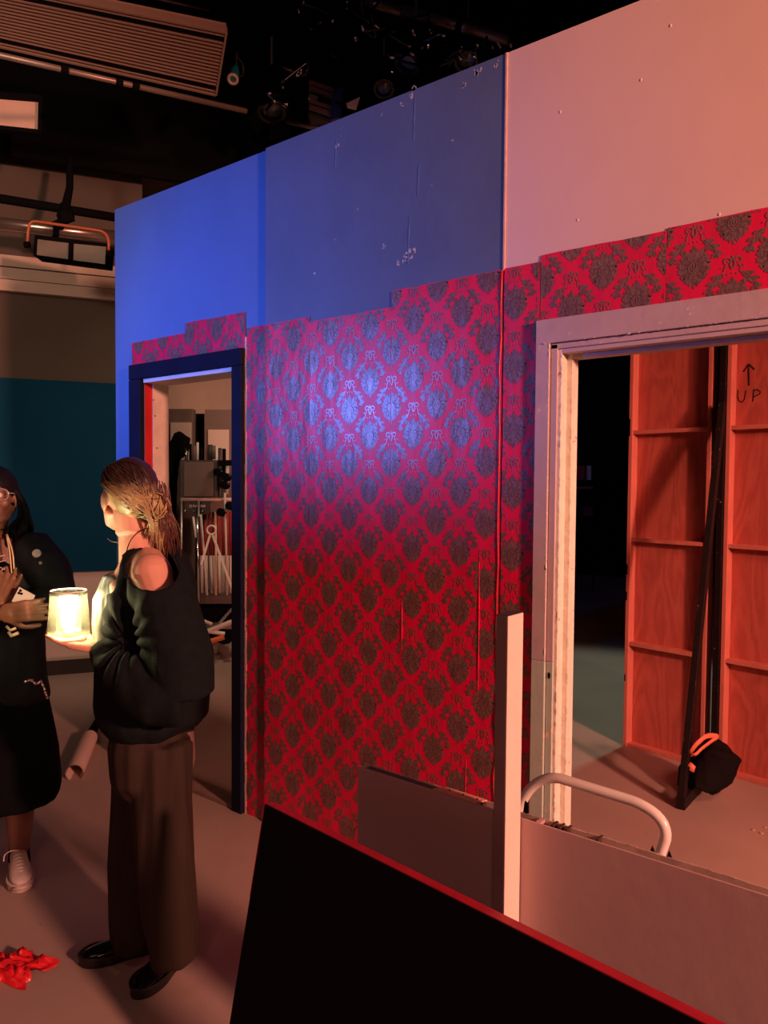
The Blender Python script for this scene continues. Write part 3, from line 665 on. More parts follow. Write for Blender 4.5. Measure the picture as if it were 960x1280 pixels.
ORD = ['leftmost', 'second from the left', 'third from the left', 'fourth from the left', 'fifth from the left', 'sixth from the left', 'seventh from the left', 'eighth from the left', 'ninth from the left', 'tenth from the left', 'eleventh from the left', 'rightmost']
xs = [(252, 254), (257.5, 259), (262.5, 266), (268, 270), (274, 275.5), (280, 280), (285.5, 284.5), (290, 289.5)]
for i, (xa, xb) in enumerate(xs):
    stick('painted_pole', ORD[i if i < 7 else 11]+' of the red topped white poles in the grip cart', xa-1, 640, xb-1, 744.5, .016, None, 6.85, 'red and white poles in the grip cart', .52)
for lab_, (xa, ya, xb, yb_, m, d) in zip(('short ivory pole at the left side of the grip cart', 'slanting ivory pole left of the ring topped legs', 'pale wooden pole right behind the ring topped legs', 'tall pale pole rising above the cart rail at the right', 'shiny chrome pole at the left of the red and white poles'), ((241.5, 646, 245, 672, WHITEP, 6.5), (251, 643, 259, 744, WHITEP, 6.6), (269.5, 640, 270, 744, mat('pale_wood_pole', (.8, .55, .40, 1), .5), 6.58), (281, 616, 284, 744, FW, 6.6), (246, 634, 249, 768, CHROME, 6.5))):
    stick('slim_pole', lab_, xa, ya, xb, yb_, .011, m, d, 'slim poles in the grip cart')
for k, (x, ya, yb_, rr, m) in enumerate(sorted(((233, 560, 576, .016, CHROME), (238, 555, 576, .012, BLACK), (243, 557, 576, .018, BROWNGREY), (247, 553, 576, .012, WHITEP), (252, 560, 576, .014, BLACK), (263, 556, 576, .022, DKGREY), (267, 557, 574, .018, BROWNGREY), (271, 558, 600, .010, WHITEP), (275, 560, 610, .016, DKGREY), (280, 561, 600, .018, BLACK), (275, 582, 620, .014, STEEL), (284, 582, 618, .016, FW)), key=lambda q: q[0])):
    stick('stand_end', ORD[k]+' of the stand ends poking up around the dark cart case', x, ya, x, yb_, rr, m, 6.9 if yb_ < 580 else 6.75, 'stand ends above the grip cart', cat='stand')
g_box('clamp_bar', 272, 575, 294, 582, BLACK, 6.6, .08, t_cart)
for (x, y) in ((273, 590), (283, 596), (277, 640), (288, 632), (281, 606)):
    c_ = MB().cyl(at(x-2, y, 6.55), at(x+2, y+1, 6.62), .035, 10).build('clamp', BLACK, t_cart); MB().bar(at(x-4, y+3, 6.58), at(x+4, y-2, 6.58), .02, .02).build('clamp_handle', STEEL, c_)
# white folding A-frame with a ring at its top
t = empty('ring_tripod', 'white A-shaped folding legs with a ring at the top, in front of the poles', 'stand', tuple(at(266, 740, 6.45)))
c = at(264.3, 662.5, 6.45); ring = [c+rt*.037*math.cos(2*PI*k/20)+up*.037*math.sin(2*PI*k/20) for k in range(20)]
IV = mat('ivory_enamel', (.85, .78, .66, 1), .35)
MB().tube(ring, .009, 8, closed=True).build('ring', IV, t, smooth='all')
MB().bar(at(262.5, 669, 6.45), at(251.5, 706, 6.45), .018, .018).build('leg', IV, t, bevel=.002); MB().bar(at(266, 669, 6.45), at(290, 735, 6.45), .020, .018).build('leg', IV, t, bevel=.002)
MB().bar(at(244.5, 726, 6.45), at(240, 744, 6.45), .02, .018).build('leg', IV, t)
for (xa, ya, xb, yb_, rr, m, lab) in ((255, 776, 265, 780, .014, FW, 'short pale stick left on the lower bin of the cart'), (260, 789, 290, 777, .022, FW, 'white wedge shaped stick on the bottom of the cart'), (262, 789, 281, 792, .018, WHITEP, 'short white tube on the bottom of the cart'), (256, 804, 280, 796, .024, mat('orange_wood', (.62, .16, .06, 1), .5), 'orange wooden stick on the bottom of the cart'), (274, 779, 290, 761, .012, STEEL, 'bent steel rod at the right of the cart')):
    tag(MB().tube([at(xa, ya, 6.5), at(xb, yb_, 6.52)], rr, 5).build('loose_stick', m), lab, 'stick')
# paper roll with black wrap on the floor behind the woman
a = on_z(93, 966, .035); b = on_z(112, 922, .04); b = a+(b-a)*1.0; c_ = b+(b-a).normalized()*.5+Vector((0, 0, .0))
t = empty('paper_roll', 'pale rolled tube lying on the floor between the two people', 'paper roll', tuple(Vector((a.x, a.y, 0))))
s = MB(); s.tube([a, b], .045, 16, cap=False); s.tube([b, a], .041, 16, cap=False); s.build('roll', mat('roll_paper', (.68, .50, .44, 1), .6), t, smooth='all')
dd = (b-a).normalized(); MB().tube([b-dd*.05, b+dd*.02, on_z(122, 902, .05), on_z(131, 882, .06)], [.035, .03, .022, .018], 10).build('black_wrap', BLACK, t, smooth='all', label='black end of the roll')
# red crumpled fabric on the floor
fb_ = MB(); g = []; n = 26; c0 = on_z(-4, 1217)
for j in range(n+1):
    row = []
    for i in range(n+1):
        u = (i/n-.5); v = (j/n-.5); ang = math.atan2(v, u); rr = math.hypot(u, v)
        edge = 1+.22*math.sin(ang*3+1)+.22*math.sin(ang*7)+.12*math.sin(ang*13)
        p = c0 + Vector((.776, .631, 0))*u*.25*edge + Vector((-.63, .776, 0))*v*.16*edge
        h = .008+.030*max(0, .5-rr)+.045*abs(noise.noise(Vector((u*7, v*7, 1))))+.025*abs(noise.noise(Vector((u*16, v*16, 5))))
        row.append(fb_.bm.verts.new((p.x, p.y, max(.002, h-(.05 if rr > .55 else 0)))))
    g.append(row)
for j in range(n):
    for i in range(n): fb_.bm.faces.new([g[j][i], g[j][i+1], g[j+1][i+1], g[j+1][i]])
o = fb_.build('red_fabric', mat('red_satin', (.72, .02, .03, 1), .3, var=.25, vscale=20)); o.data.polygons.foreach_set('use_smooth', [True]*len(o.data.polygons))
tag(o, 'crumpled shiny red fabric lying on the floor at the lower left', 'fabric')

# ------------------------------------------------------------------ up in the grid
PIPE = mat('grid_pipe', (.20, .14, .11, 1), .4, metal=.6, var=.2)
LOUV = mat('louvre_metal', (.40, .25, .19, 1), .35, metal=.25)
BACKR = mat('louvre_back', (.42, .25, .18, 1), .5)
def louvre(label, TL, TR, BR, BL, nl, nc, nm='ceiling_light_panel', depth=.05):
    TL, TR, BR, BL = map(Vector, (TL, TR, BR, BL)); ctr = (TL+TR+BR+BL)/4
    t = empty(nm, label, 'light panel', tuple(ctr)); n = (TR-TL).cross(BL-TL).normalized()
    if n.dot(EYE-ctr) > 0: n = -n
    e = n*depth
    MB().prism([TL+e, TR+e, BR+e, BL+e], tuple(n*.02)).build('back_reflector', BACKR, t)
    fr = MB()
    for a_, b_ in ((TL, TR), (TR, BR), (BR, BL), (BL, TL)): fr.bar(a_+e/2, b_+e/2, .012, depth, tuple(n))
    fr.build('frame', LOUV, t)
    for i in range(1, nl):
        k = i/nl; MB().bar(TL.lerp(BL, k)+e/2, TR.lerp(BR, k)+e/2, .006 if i not in (2, 3, nl-2) else .009, depth*.9, tuple(n)).build('long_slat', LOUV if i not in (2, nl-2) else BLACK, t)
    cs = MB()
    for i in range(1, nc):
        k = i/nc; cs.bar(TL.lerp(TR, k)+e/2, BL.lerp(BR, k)+e*.65, .0025, depth*.3, tuple(n))
    tag(cs.build('cross_slat', LOUV, t), kind='stuff')
    return t
louvre('long louvred light panel with a brown metal grid hanging at the upper left', at(-60, -28, 3.9), at(283, 42, 4.35), at(270, 120, 4.75), at(-60, 46, 4.25), 18, 84)
louvre('smaller louvred light panel just above the blue flat', at(242, 168, 6.2), at(345, 182, 6.5), at(345, 245, 6.5), at(242, 232, 6.2), 13, 20, depth=.04)
t = empty('hanging_soft_light', 'plain pale lit soft light panel in a black frame at the left edge', 'light panel', tuple(at(10, 143, 5)))
MB().prism([at(-60, 160-9, 5), at(48.5, 164, 5), at(49, 126, 5), at(20, 123, 5), at(-60, 118, 5)], tuple(fw*.02)).build('diffuser', mat('soft_light_cloth', (.78, .52, .42, 1), .7), t)
for q in (((-60, 115), (53, 124)), ((53, 123), (52, 168)), ((52, 167), (-60, 155))): MB().bar(at(*q[0], 4.98), at(*q[1], 4.98), .025, .06, tuple(fw)).build('frame', BLACK, t)
def pipe(lab, a_, b_, d1, d2, rr, m=PIPE, clamps=()):
    t = empty('grid_pipe', lab, 'pipe', tuple(at(*a_, d1).lerp(at(*b_, d2), .5))); MB().tube([at(*a_, d1), at(*b_, d2)], rr, 14).build('tube', m, t, smooth='all')
    for k in clamps:
        p = at(*a_, d1).lerp(at(*b_, d2), k); dd = (at(*b_, d2)-at(*a_, d1)).normalized()
        MB().cyl(p-dd*.02, p+dd*.02, rr*1.35, 12).build('clamp', BLACK, t)
    return t
BR_ = mat('dull_brass_pipe', (.36, .27, .21, 1), .4, metal=.5, var=.2)
pipe('grey batten pipe running just under the long louvred panel', (-40, 60), (308, 139), 3.9, 4.8, .016, BR_, (.3, .49, .55))
pipe('thin dark pipe at the very top above the louvred panel', (190, -3), (262, 13), 5, 5.2, .008, PIPE)
pipe('brown batten pipe above the seam of the blue and pink flats', (505, 12), (636, 50), 5.2, 5.0, .035, PIPE, (.55,))
pipe('short brown pipe at the top edge of the picture', (436, -6), (502, 14), 5.4, 5.3, .035, PIPE)
pipe('short tan pipe just above the blue flat', (352, 150), (420, 165), 5.8, 5.6, .02, BR_, (.05,))
pipe('black pipe crossing in front of the tan wall', (-20, 245), (170, 276), 5.1, 5.6, .030, BLACK, (.5, .9))
pipe('shiny steel duct pipe along the tan wall', (-20, 277), (190, 301), 5.3, 5.85, .043, mat('bright_duct', (.62, .50, .42, 1), .25, metal=.85, var=.3, vscale=4), (.4,))
# twin soft light on an orange yoke
t = empty('twin_soft_light', 'twin panel stage light on an orange yoke below the black pipe', 'stage light', tuple(at(85, 310, 5.2)))
d = 5.2; OY = mat('orange_yoke_paint', (.50, .14, .06, 1), .4)
yk = [at(34, 306, d), at(35, 290, d)]+arc(at(36, 284, d), at(37, 275, d), at(47, 277, d), 4)+arc(at(122, 288, d), at(134, 289, d), at(136, 302, d), 4)+[at(136, 318, d)]
MB().tube(yk, .010, 8).build('yoke', OY, t, smooth='all')
p = [at(41, 319, d), at(132, 331, d), at(134, 304, d), at(43, 293, d)]; MB().prism(p, tuple(fw*.14)).build('housing', BLACK, t, bevel=.004)
PANE = mat('dim_pane', (.20, .17, .13, 1), .4, var=.15)
for q in ([(46, 318.5), (86, 324), (86.5, 304), (47, 299)], [(91, 325), (131, 330), (132.5, 308.5), (91.5, 304.5)]): MB().prism([at(*v, d-.01) for v in q], tuple(fw*.008)).build('pane', PANE, t)
MB().bar(at(88, 326, d-.02), at(89, 303, d-.02), .025, .02, tuple(fw)).build('divider', BLACK, t)
for x, y in ((34, 306), (137, 317)): MB().cyl(at(x-3, y, d), at(x+3, y, d), .022, 10).build('yoke_knob', BLACK, t)
t = empty('hanging_clamp_arm', 'black clamp arm carrying the twin soft light', 'clamp', tuple(at(85, 250, 5.4)))
MB().tube([at(88, 195, 5.5), at(87, 235, 5.4), at(80, 268, 5.3), at(76, 285, 5.22)], [.022, .026, .035, .02], 8).build('arm', BLACK, t); MB().tube([at(83, 198, 5.5), at(84, 250, 5.4)], .006, 6).build('cable', BLACK, t)
MB().ball(at(82, 270, 5.3), .06, 10, (1, 1, .8)).build('coupler', BLACK, t); MB().bar(at(70, 280, 5.25), at(92, 272, 5.25), .03, .04).build('coupler_plate', BLACK, t)
# small teal spot
t = empty('small_teal_spotlight', 'small teal spotlight with a pale round rim beside the louvred panel', 'stage light', tuple(at(293, 92, 4.9)))
a = at(295, 84, 4.95); b = at(291, 99, 4.85); MB().tube([a, a.lerp(b, .4), b], [.016, .03, .034], 16).build('body', mat('teal_enamel', (.02, .22, .26, 1), .4), t, smooth=True)
dd = (b-a).normalized(); x_ = dd.cross(Vector((0, 0, 1))).normalized(); y_ = dd.cross(x_)
MB().tube([b+x_*.028*math.cos(k*PI/8)+y_*.028*math.sin(k*PI/8) for k in range(16)], .010, 8, closed=True).build('rim', mat('tan_rim', (.75, .52, .40, 1), .4), t, smooth='all')
MB().tube([at(296, 66, 5), at(295, 84, 4.95)], .005, 6).build('cable', PIPE, t); MB().tube(spline([at(296, 70, 5), at(303, 80, 5), at(304, 93, 5), at(298, 96, 4.9)], 4), .004, 6).build('bail', PIPE, t)
# black spotlights hanging in the dark above the blue flat
def stage_light(lab, px, py, d, s_=1.0, dirv=(-.3, .2, -1), col=BLACKGL, lens=None):
    c = at(px, py, d); t = empty('stage_light', lab, 'stage light', tuple(c), 'black stage lights in the grid'); dv_ = Vector(dirv).normalized()
    MB().lathe([(0, -.16*s_), (.07*s_, -.16*s_), (.09*s_, -.10*s_), (.09*s_, .10*s_), (.105*s_, .11*s_), (.105*s_, .16*s_), (.08*s_, .16*s_), (.08*s_, .12*s_), (0, .12*s_)], c, 18, dv_).build('can', col, t, smooth=True)
    MB().lathe([(0, .125*s_), (.075*s_, .125*s_), (.07*s_, .13*s_), (0, .145*s_)], c, 16, dv_).build('lens', mat('lens_glass', (.12, .12, .13, 1), .08, spec=.8), t, smooth='all')
    sd = dv_.cross(Vector((0, 1, 0))).normalized()*.115*s_; u = Vector((0, 0, .22*s_))
    MB().tube([c-sd, c-sd+u, c+sd+u, c+sd], .008*s_, 6).build('yoke', BLACK, t); MB().tube([c+u, c+u*1.9], .012*s_, 6).build('hook', STEEL, t)
    for q in (c-sd, c+sd): MB().ball(q, .018*s_, 8).build('yoke_knob', CHROME, t)
    for k in range(4):
        an = k*PI/2+.4; x_ = dv_.orthogonal().normalized(); y_ = dv_.cross(x_); o_ = x_*math.cos(an)+y_*math.sin(an); tt = dv_.cross(o_)
        e0 = c+dv_*.16*s_+o_*.10*s_; e1 = e0+dv_*.09*s_+o_*.05*s_; MB().poly([e0-tt*.06*s_, e0+tt*.06*s_, e1+tt*.09*s_, e1-tt*.09*s_]).build('barn_door', BLACK, t)
    return t
stage_light('black stage light hanging leftmost among those above the blue flat', 340, 120, 5.6, 1.0, (.3, -.3, -1))
stage_light('black stage light over the middle of the blue flat, high up', 430, 45, 5.4, 1.1, (-.5, -.3, -1))
stage_light('black stage light hanging right of the middle above the blue flat', 520, 60, 5.0, .9, (-.2, -.6, -1))
stage_light('small black stage light close above the top of the blue flat', 480, 100, 5.4, .7, (.4, -.5, -1))
stage_light('black stage light at the upper right end of the blue flat', 585, 62, 5.2, .8, (.2, -.5, -1))
t = empty('ribbed_stage_light', 'dark ribbed reddish stage light just above the blue flat', 'stage light', tuple(at(405, 125, 5.5)))
RB = mat('dull_red_ribs', (.16, .07, .075, 1), .5)
MB().prism([at(384, 142, 5.5), at(414, 152, 5.5), at(420, 108, 5.5), at(390, 98, 5.5)], tuple(fw*.2)).build('housing', mat('dk_housing', (.012, .008, .01, 1), .5), t, bevel=.01)
for k, (ya, yb_) in enumerate(((104, 114), (111, 121), (127, 137), (134, 144))): MB().bar(at(387, ya, 5.47), at(417, yb_, 5.47), .028, .03, tuple(fw)).build('rib', RB, t)
MB().bar(at(386, 121, 5.45), at(397, 124, 5.45), .03, .03).build('handle', STEEL, t); MB().bar(at(419, 150, 5.4), at(424, 112, 5.4), .03, .08).build('side_flap', mat('blue_flap', (.02, .03, .09, 1), .5), t)
t = empty('tan_flag', 'small tan triangular metal flag poking above the blue flat', 'flag', tuple(at(440, 131, 5.3))); MB().prism([at(433, 129, 5.3), at(450, 121, 5.3), at(445, 137, 5.3), at(434, 134, 5.3)], tuple(fw*.01)).build('plate', mat('tan_plate', (.7, .44, .26, 1), .5), t)
MB().bar(at(433, 131, 5.31), at(420, 128, 5.35), .02, .02).build('arm', BLACK, t)
# loops of cable with shiny connectors
r = random.Random(21)
for k, (x, y) in enumerate(sorted(((372, 95), (395, 20), (455, 12), (470, 30), (500, 45), (506, 70), (548, 40), (560, 75), (345, 135), (610, 60)))):
    t = empty('cable_loop', (ORD[k] if k < 9 else 'rightmost')+' of the black cable loops hanging in the dark grid', 'cable', tuple(at(x, y, 4.7)), 'cable loops in the grid')
    pts = spline([at(x+r.uniform(-22, 22), y+r.uniform(-18, 18), 4.7+r.uniform(-.1, .1)) for _ in range(5)], 6); MB().tube(pts, .009, 6).build('cable', BLACKGL, t, smooth='all')
    for _ in range(3):
        p = pts[r.randrange(2, len(pts)-2)]; q = p+Vector((r.uniform(-1, 1), r.uniform(-1, 1), r.uniform(-1, 1))).normalized()*.035; MB().tube([p, q], .010, 8).build('connector', CHROME, t, smooth='all')
for k, (x, y, dx, dy) in enumerate(((616, 58, -1, 7), (622, 53, 4, 7), (638, 55, 1, 4))):
    tag(MB().tube([at(x, y, 4.9), at(x+dx, y+dy, 4.9)], .007, 6).build('cable_tie', WHITEP), ('leftmost', 'middle', 'rightmost')[k]+' white cable tie end just above the seam of the flats', 'cable tie', 'white cable ties above the seam')

# unseen lamp body and stand, added to carry a plate cutting the blue beam
lb = Vector(BLUE_AT); dz = Vector((1.2, 1.93, -.1)).normalized()
t = empty('added_lamp_on_stand', 'unseen black lamp on a tall stand, added with a plate to cut the blue beam', 'stage light', (lb.x-.2, lb.y-.35, 0))
MB().box((lb.x-.32, lb.y+.30, lb.z-.50), (lb.x+.62, lb.y+.31, lb.z-.094)).build('barn_door', BLACK, t)  # unseen plate added to cut off the lower part of the beam
MB().cyl(lb-dz*.30, lb-dz*.06, .12, 16).build('can', BLACK, t)
MB().tube([(lb.x-.18, lb.y-.34, 0), (lb.x-.18, lb.y-.34, lb.z-.1), lb-dz*.2], .02, 8).build('stand', BLACK, t)
MB().bar((lb.x-.30, lb.y-.25, lb.z-.14), (lb.x-.30, lb.y+.31, lb.z-.14), .01, .03).build('plate_arm', BLACK, t)
MB().bar((lb.x-.30, lb.y-.25, lb.z-.14), (lb.x-.18, lb.y-.34, lb.z-.14), .01, .03).build('plate_arm', BLACK, t)
for a in (0, 2.1, 4.2): MB().bar((lb.x-.18, lb.y-.34, .3), (lb.x-.18+.35*math.cos(a), lb.y-.34+.35*math.sin(a), .012), .02, .02).build('leg', BLACK, t)
# ------------------------------------------------------------------ people
HF = Vector((fw.x, fw.y, 0)).normalized(); RT = Vector((-fw.y*-1, 0, 0))*0+Vector((HF.y, -HF.x, 0)); UP = Vector((0, 0, 1))
def ell(mb, c, r, F_, L_, U_=UP, n=16):
    R = Matrix((L_, F_, U_)).transposed(); mb.ball(c, 1, n, r, R)
def head(mb, c, F_, s=1.0, U_=UP):
    L_ = F_.cross(U_).normalized()*-1; U_ = L_.cross(F_)*-1 if L_.cross(F_).dot(U_) < 0 else L_.cross(F_)
    P = lambda l, f, u: c+(L_*l+F_*f+U_*u)*s
    ell(mb, P(0, -.012, .022), (.076*s, .098*s, .094*s), F_, L_, U_)
    ell(mb, P(0, .030, -.012), (.064*s, .062*s, .085*s), F_, L_, U_)
    ell(mb, P(0, .040, -.065), (.046*s, .048*s, .042*s), F_, L_, U_)
    ell(mb, P(0, .070, -.098), (.024*s, .022*s, .019*s), F_, L_, U_)
    for k in (-1, 1):
        mb.tube([P(k*.060, .0, -.045), P(k*.045, .035, -.085), P(k*.014, .072, -.103)], [.020*s, .018*s, .014*s], 8)
        ell(mb, P(k*.042, .066, -.030), (.022*s, .020*s, .022*s), F_, L_, U_)
        ell(mb, P(k*.030, .083, .018), (.022*s, .010*s, .007*s), F_, L_, U_)
        ell(mb, P(k*.079, -.004, -.014), (.009*s, .020*s, .032*s), F_, L_, U_)
        ell(mb, P(k*.010, .103, -.040), (.009*s, .010*s, .008*s), F_, L_, U_, 10)
    mb.tube([P(0, .088, .012), P(0, .100, -.014), P(0, .114, -.034), P(0, .102, -.043)], [.008*s, .009*s, .012*s, .009*s], 8)
    ell(mb, P(0, .094, -.063), (.024*s, .011*s, .006*s), F_, L_, U_, 12); ell(mb, P(0, .092, -.074), (.020*s, .011*s, .007*s), F_, L_, U_, 12)
    mb.tube([P(0, -.02, -.05), P(0, -.03, -.12)], [.056*s, .050*s], 14)
    return P
def hand(mb, wr, D_, N_, side=1, s=1.0, curls=(.25, .25, .25, .3), thumb=(.9, .35), spread=.06, fat=1.0):
    """D_: towards the fingertips, N_: out of the palm, side: where the thumb is, across D_ x N_"""
    D_ = D_.normalized(); N_ = (N_-D_*N_.dot(D_)).normalized(); S_ = D_.cross(N_)*side
    for k in (-.027, -.009, .009, .026): mb.tube([wr+S_*k*.7*s, wr+D_*.085*s+S_*k*s], [.014*s*fat, .0125*s*fat], 8)
    mb.tube([wr-D_*.03*s, wr+D_*.03*s], [.024*s, .024*s], 10, flat=.75, upv=N_)
    for i, (k, l) in enumerate(((.027, .072), (.009, .080), (-.009, .074), (-.026, .058))):
        p = wr+D_*.082*s+S_*k*s; a = 0; pts = [p]; c_ = curls[i]
        for j, f in enumerate((.45, .31, .24)):
            a += c_*(1 if j else .8); dd = (D_*math.cos(a)+N_*math.sin(a)+S_*(k/.027)*spread).normalized(); p = p+dd*l*f*s; pts.append(p)
        mb.tube(pts, [.0098*s*fat, .0090*s*fat, .0082*s*fat, .0066*s*fat], 8); mb.ball(pts[-1], .0066*s*fat, 8)
    p = wr+D_*.022*s+S_*.022*s; q = p+(S_*thumb[0]+D_*.6+N_*thumb[1]).normalized()*.040*s; q2 = q+(S_*.45*thumb[0]+D_*.95+N_*thumb[1]).normalized()*.032*s; q3 = q2+(D_+N_*thumb[1]*.8).normalized()*.026*s
    mb.tube([p, q, q2, q3], [.015*s, .0125*s, .0105*s, .008*s], 8); mb.ball(q3, .008*s, 8)
def cloth_fold(amp, sx, sz, seed, drape=0):
    def f(c, n):
        q = Vector((c.x*sx, c.y*sx, c.z*sz+seed)); v = noise.noise(q)+.5*noise.noise(q*2.1)
        r_ = 1-abs(noise.noise(q*1.3+Vector((7, 3, 1))))*2
        return amp*(v*.7+r_*.5)
    return f
def rings(mb, L, upv, n=22):
    """L: (point, lateral radius, sagittal radius) down a body; upv = facing"""
    rr = []; S_ = upv.cross(UP).normalized()
    for (p, a, b) in L: rr.append([mb.bm.verts.new(p+S_*math.cos(2*PI*k/n)*a+upv*math.sin(2*PI*k/n)*b) for k in range(n)])
    for A, B in zip(rr, rr[1:]):
        for k in range(n): mb.bm.faces.new([A[k], A[(k+1) % n], B[(k+1) % n], B[k]])
    mb.bm.faces.new(rr[0][::-1]); mb.bm.faces.new(rr[-1])
def outline(pts, n=5):
    P = [Vector((x, y, 0)) for x, y in pts]; P = [P[-1]]+P+[P[0], P[1]]; out = []
    for i in range(1, len(P)-2):
        a, b, c, d = P[i-1:i+3]
        for k in range(n):
            t = k/n; out.append(.5*((2*b)+(c-a)*t+(2*a-5*b+4*c-d)*t*t+(3*b-3*c+d-a)*t**3))
    return out
def shoe(parent, heel, toe, name, up_m, sole_m, kind='mary', flip=1):
    heel = Vector((heel.x, heel.y, 0)); toe = Vector((toe.x, toe.y, 0)); D_ = (toe-heel).normalized(); ln = .27; heel = toe-D_*ln; S_ = D_.cross(UP)*flip
    P = lambda f, l, u: heel+D_*f+S_*l+UP*u
    ol = outline([(0, 0), (.02, .028), (.08, .033), (.13, .034), (.19, .048), (.235, .043), (.268, .012), (.262, -.018), (.235, -.038), (.18, -.045), (.12, -.034), (.06, -.032), (.015, -.024)])
    h = .030 if kind == 'mary' else .026
    so = MB(); so.prism([P(q.x, q.y, 0.001) for q in ol][::-1], (0, 0, h))
    e = empty  # keep names short
    body = MB(); st = [(.012, .026, .085, .055), (.05, .030, .088, .060), (.09, .031, .080, .055), (.13, .034, .072, .050), (.17, .040, .058, .045), (.21, .041, .050, .040), (.24, .034, .044, .036), (.262, .016, .036, .032)]
    if kind == 'sneaker': st = [(f_, a*1.04, b*1.08+.006, c_) for f_, a, b, c_ in st]
    rr = []
    for (f_, a, b, m_) in st:
        ring = []
        for k in range(16):
            an = 2*PI*k/16; x = math.cos(an)*a; z = h*.6+(b-h*.6)*.5*(1+math.sin(an)*1.0)
            ring.append(body.bm.verts.new(P(f_, x, z)))
        rr.append(ring)
    for A, B in zip(rr, rr[1:]):
        for k in range(16): body.bm.faces.new([A[k], A[(k+1) % 16], B[(k+1) % 16], B[k]])
    body.bm.faces.new(rr[0][::-1]); body.bm.faces.new(rr[-1])
    up_ = body.build(name, up_m, parent, smooth=True); sb = up_.modifiers.new('s', 'SUBSURF'); sb.levels = 1; sb.render_levels = 1
    so.build('sole', sole_m, up_, bevel=.004)
    wl = MB(); wl.tube([P(q.x*1.0, q.y*1.02, h+.003) for q in ol], .0035, 6, closed=True, upv=(0, 0, 1)); wl.build('welt', sole_m, up_, smooth='all')
    if kind == 'mary':
        for f_ in (.095, .135):
            pts = [P(f_, .036*math.cos(a), .030+.052*math.sin(a)*(1 if f_ < .1 else .86)) for a in [PI*k/12 for k in range(13)]]
            MB().tube(pts, .009, 8, flat=.3, upv=tuple(D_)).build('strap', up_m, up_, smooth='all')
            c = P(f_, .036, .055); ring = [c+D_*.009*math.cos(k*PI/6)+UP*.009*math.sin(k*PI/6)+S_*.003 for k in range(12)]; MB().tube(ring, .0018, 6, closed=True).build('buckle', CHROME, up_, smooth='all')
            for k in (-1, 1): MB().ball(P(f_+k*.018, .034, .062), .003, 6).build('stud', CHROME, up_)
    else:
        for j in range(6):
            f_ = .115+j*.018; zt_ = .083-.0055*j; k = .024
            MB().tube([P(f_, -k, zt_-.006), P(f_+.006, 0, zt_+.005), P(f_, k, zt_-.006)], .003, 6).build('lace', WHITEP, up_, smooth='all')
        MB().tube(spline([P(.10, .0, .092), P(.11, .03, .10), P(.10, .05, .085), P(.12, .055, .07)], 4), .0025, 6).build('lace', WHITEP, up_, smooth='all')
        MB().tube([P(.262, -.03, .02), P(.274, 0, .024), P(.262, .03, .02)], .008, 8).build('toe_cap', sole_m, up_, smooth='all')
    return up_
SK1 = mat('pale_skin', (.66, .35, .25, 1), .5, var=.06, vscale=12, sss=.12)
SK2 = mat('dark_skin', (.235, .115, .075, 1), .45, var=.08, vscale=12, sss=.05)
BLKC = mat('black_sweater_knit', (.0075, .0115, .0125, 1), .85, var=.2, vscale=40, bump=.3, bscale=260, spec=.1)
TROU = mat('grey_brown_trousers', (.040, .028, .022, 1), .85, var=.3, vscale=24, stretch=(1, 1, .1), bump=.2, bscale=220, spec=.15)
JKT = mat('black_jacket', (.008, .012, .015, 1), .7, var=.2, bump=.2, bscale=120, spec=.2)
SKRT = mat('black_skirt', (.003, .004, .006, 1), .9, spec=.1)
SHOEB = mat('black_patent', (.006, .005, .005, 1), .18, spec=.6)
SOLEB = mat('black_sole', (.012, .008, .008, 1), .5)

# ---- woman with the lamp
D1 = 2.42
F1 = (-RT*.96+HF*.20).normalized(); S1 = F1.cross(UP).normalized()        # S1 points away from the camera or to it
if S1.dot(HF) < 0: S1 = -S1                                               # S1: away (her right side)
w1 = empty('person', 'woman in a black off-shoulder sweater and wide trousers holding out the glowing jar', 'person', tuple(on_z(185, 1215)))
H1 = (-RT*.64+HF*.77).normalized()
hc = at(160, 620, 2.44)
b = MB(); P1 = head(b, hc, H1, .98)
nb = at(171, 700, 2.43)
b.tube([at(166, 640, 2.44), at(168, 668, 2.44), at(172, 700, 2.43), at(178, 722, 2.42)], [.050, .049, .058, .08], 18)
shn = at(190, 717, 2.315); shf = at(176, 708, 2.58)
b.tube([at(184, 704, 2.40), shn], [.055, .058], 14); b.ball(shn, .061, 16); b.ball(shf, .066, 16); b.tube([at(176, 700, 2.48), shf], [.055, .066], 14)
rings(b, [(at(180, 700, 2.43), .10, .06), (at(180, 725, 2.43), .155, .085), (at(178, 765, 2.43), .150, .105), (at(182, 830, 2.43), .125, .095), (at(188, 890, 2.44), .155, .105), (at(190, 930, 2.44), .165, .11), (at(190, 955, 2.44), .15, .10)], F1)
b.tube([shn, at(206, 765, 2.27), at(219, 850, 2.24)], [.060, .047, .040], 14)             # left upper arm
elb = at(219, 856, 2.24); wr = at(124, 811, 2.31)
b.tube([elb, at(170, 838, 2.27), wr], [.040, .037, .024], 12)
b.tube([shf, at(172, 770, 2.62), at(180, 845, 2.60), at(160, 838, 2.48)], [.06, .045, .038, .03], 12)
hand(b, at(160, 838, 2.46), -RT*.3-HF, UP*-1, 1, .9, (.9, .9, .9, .9))
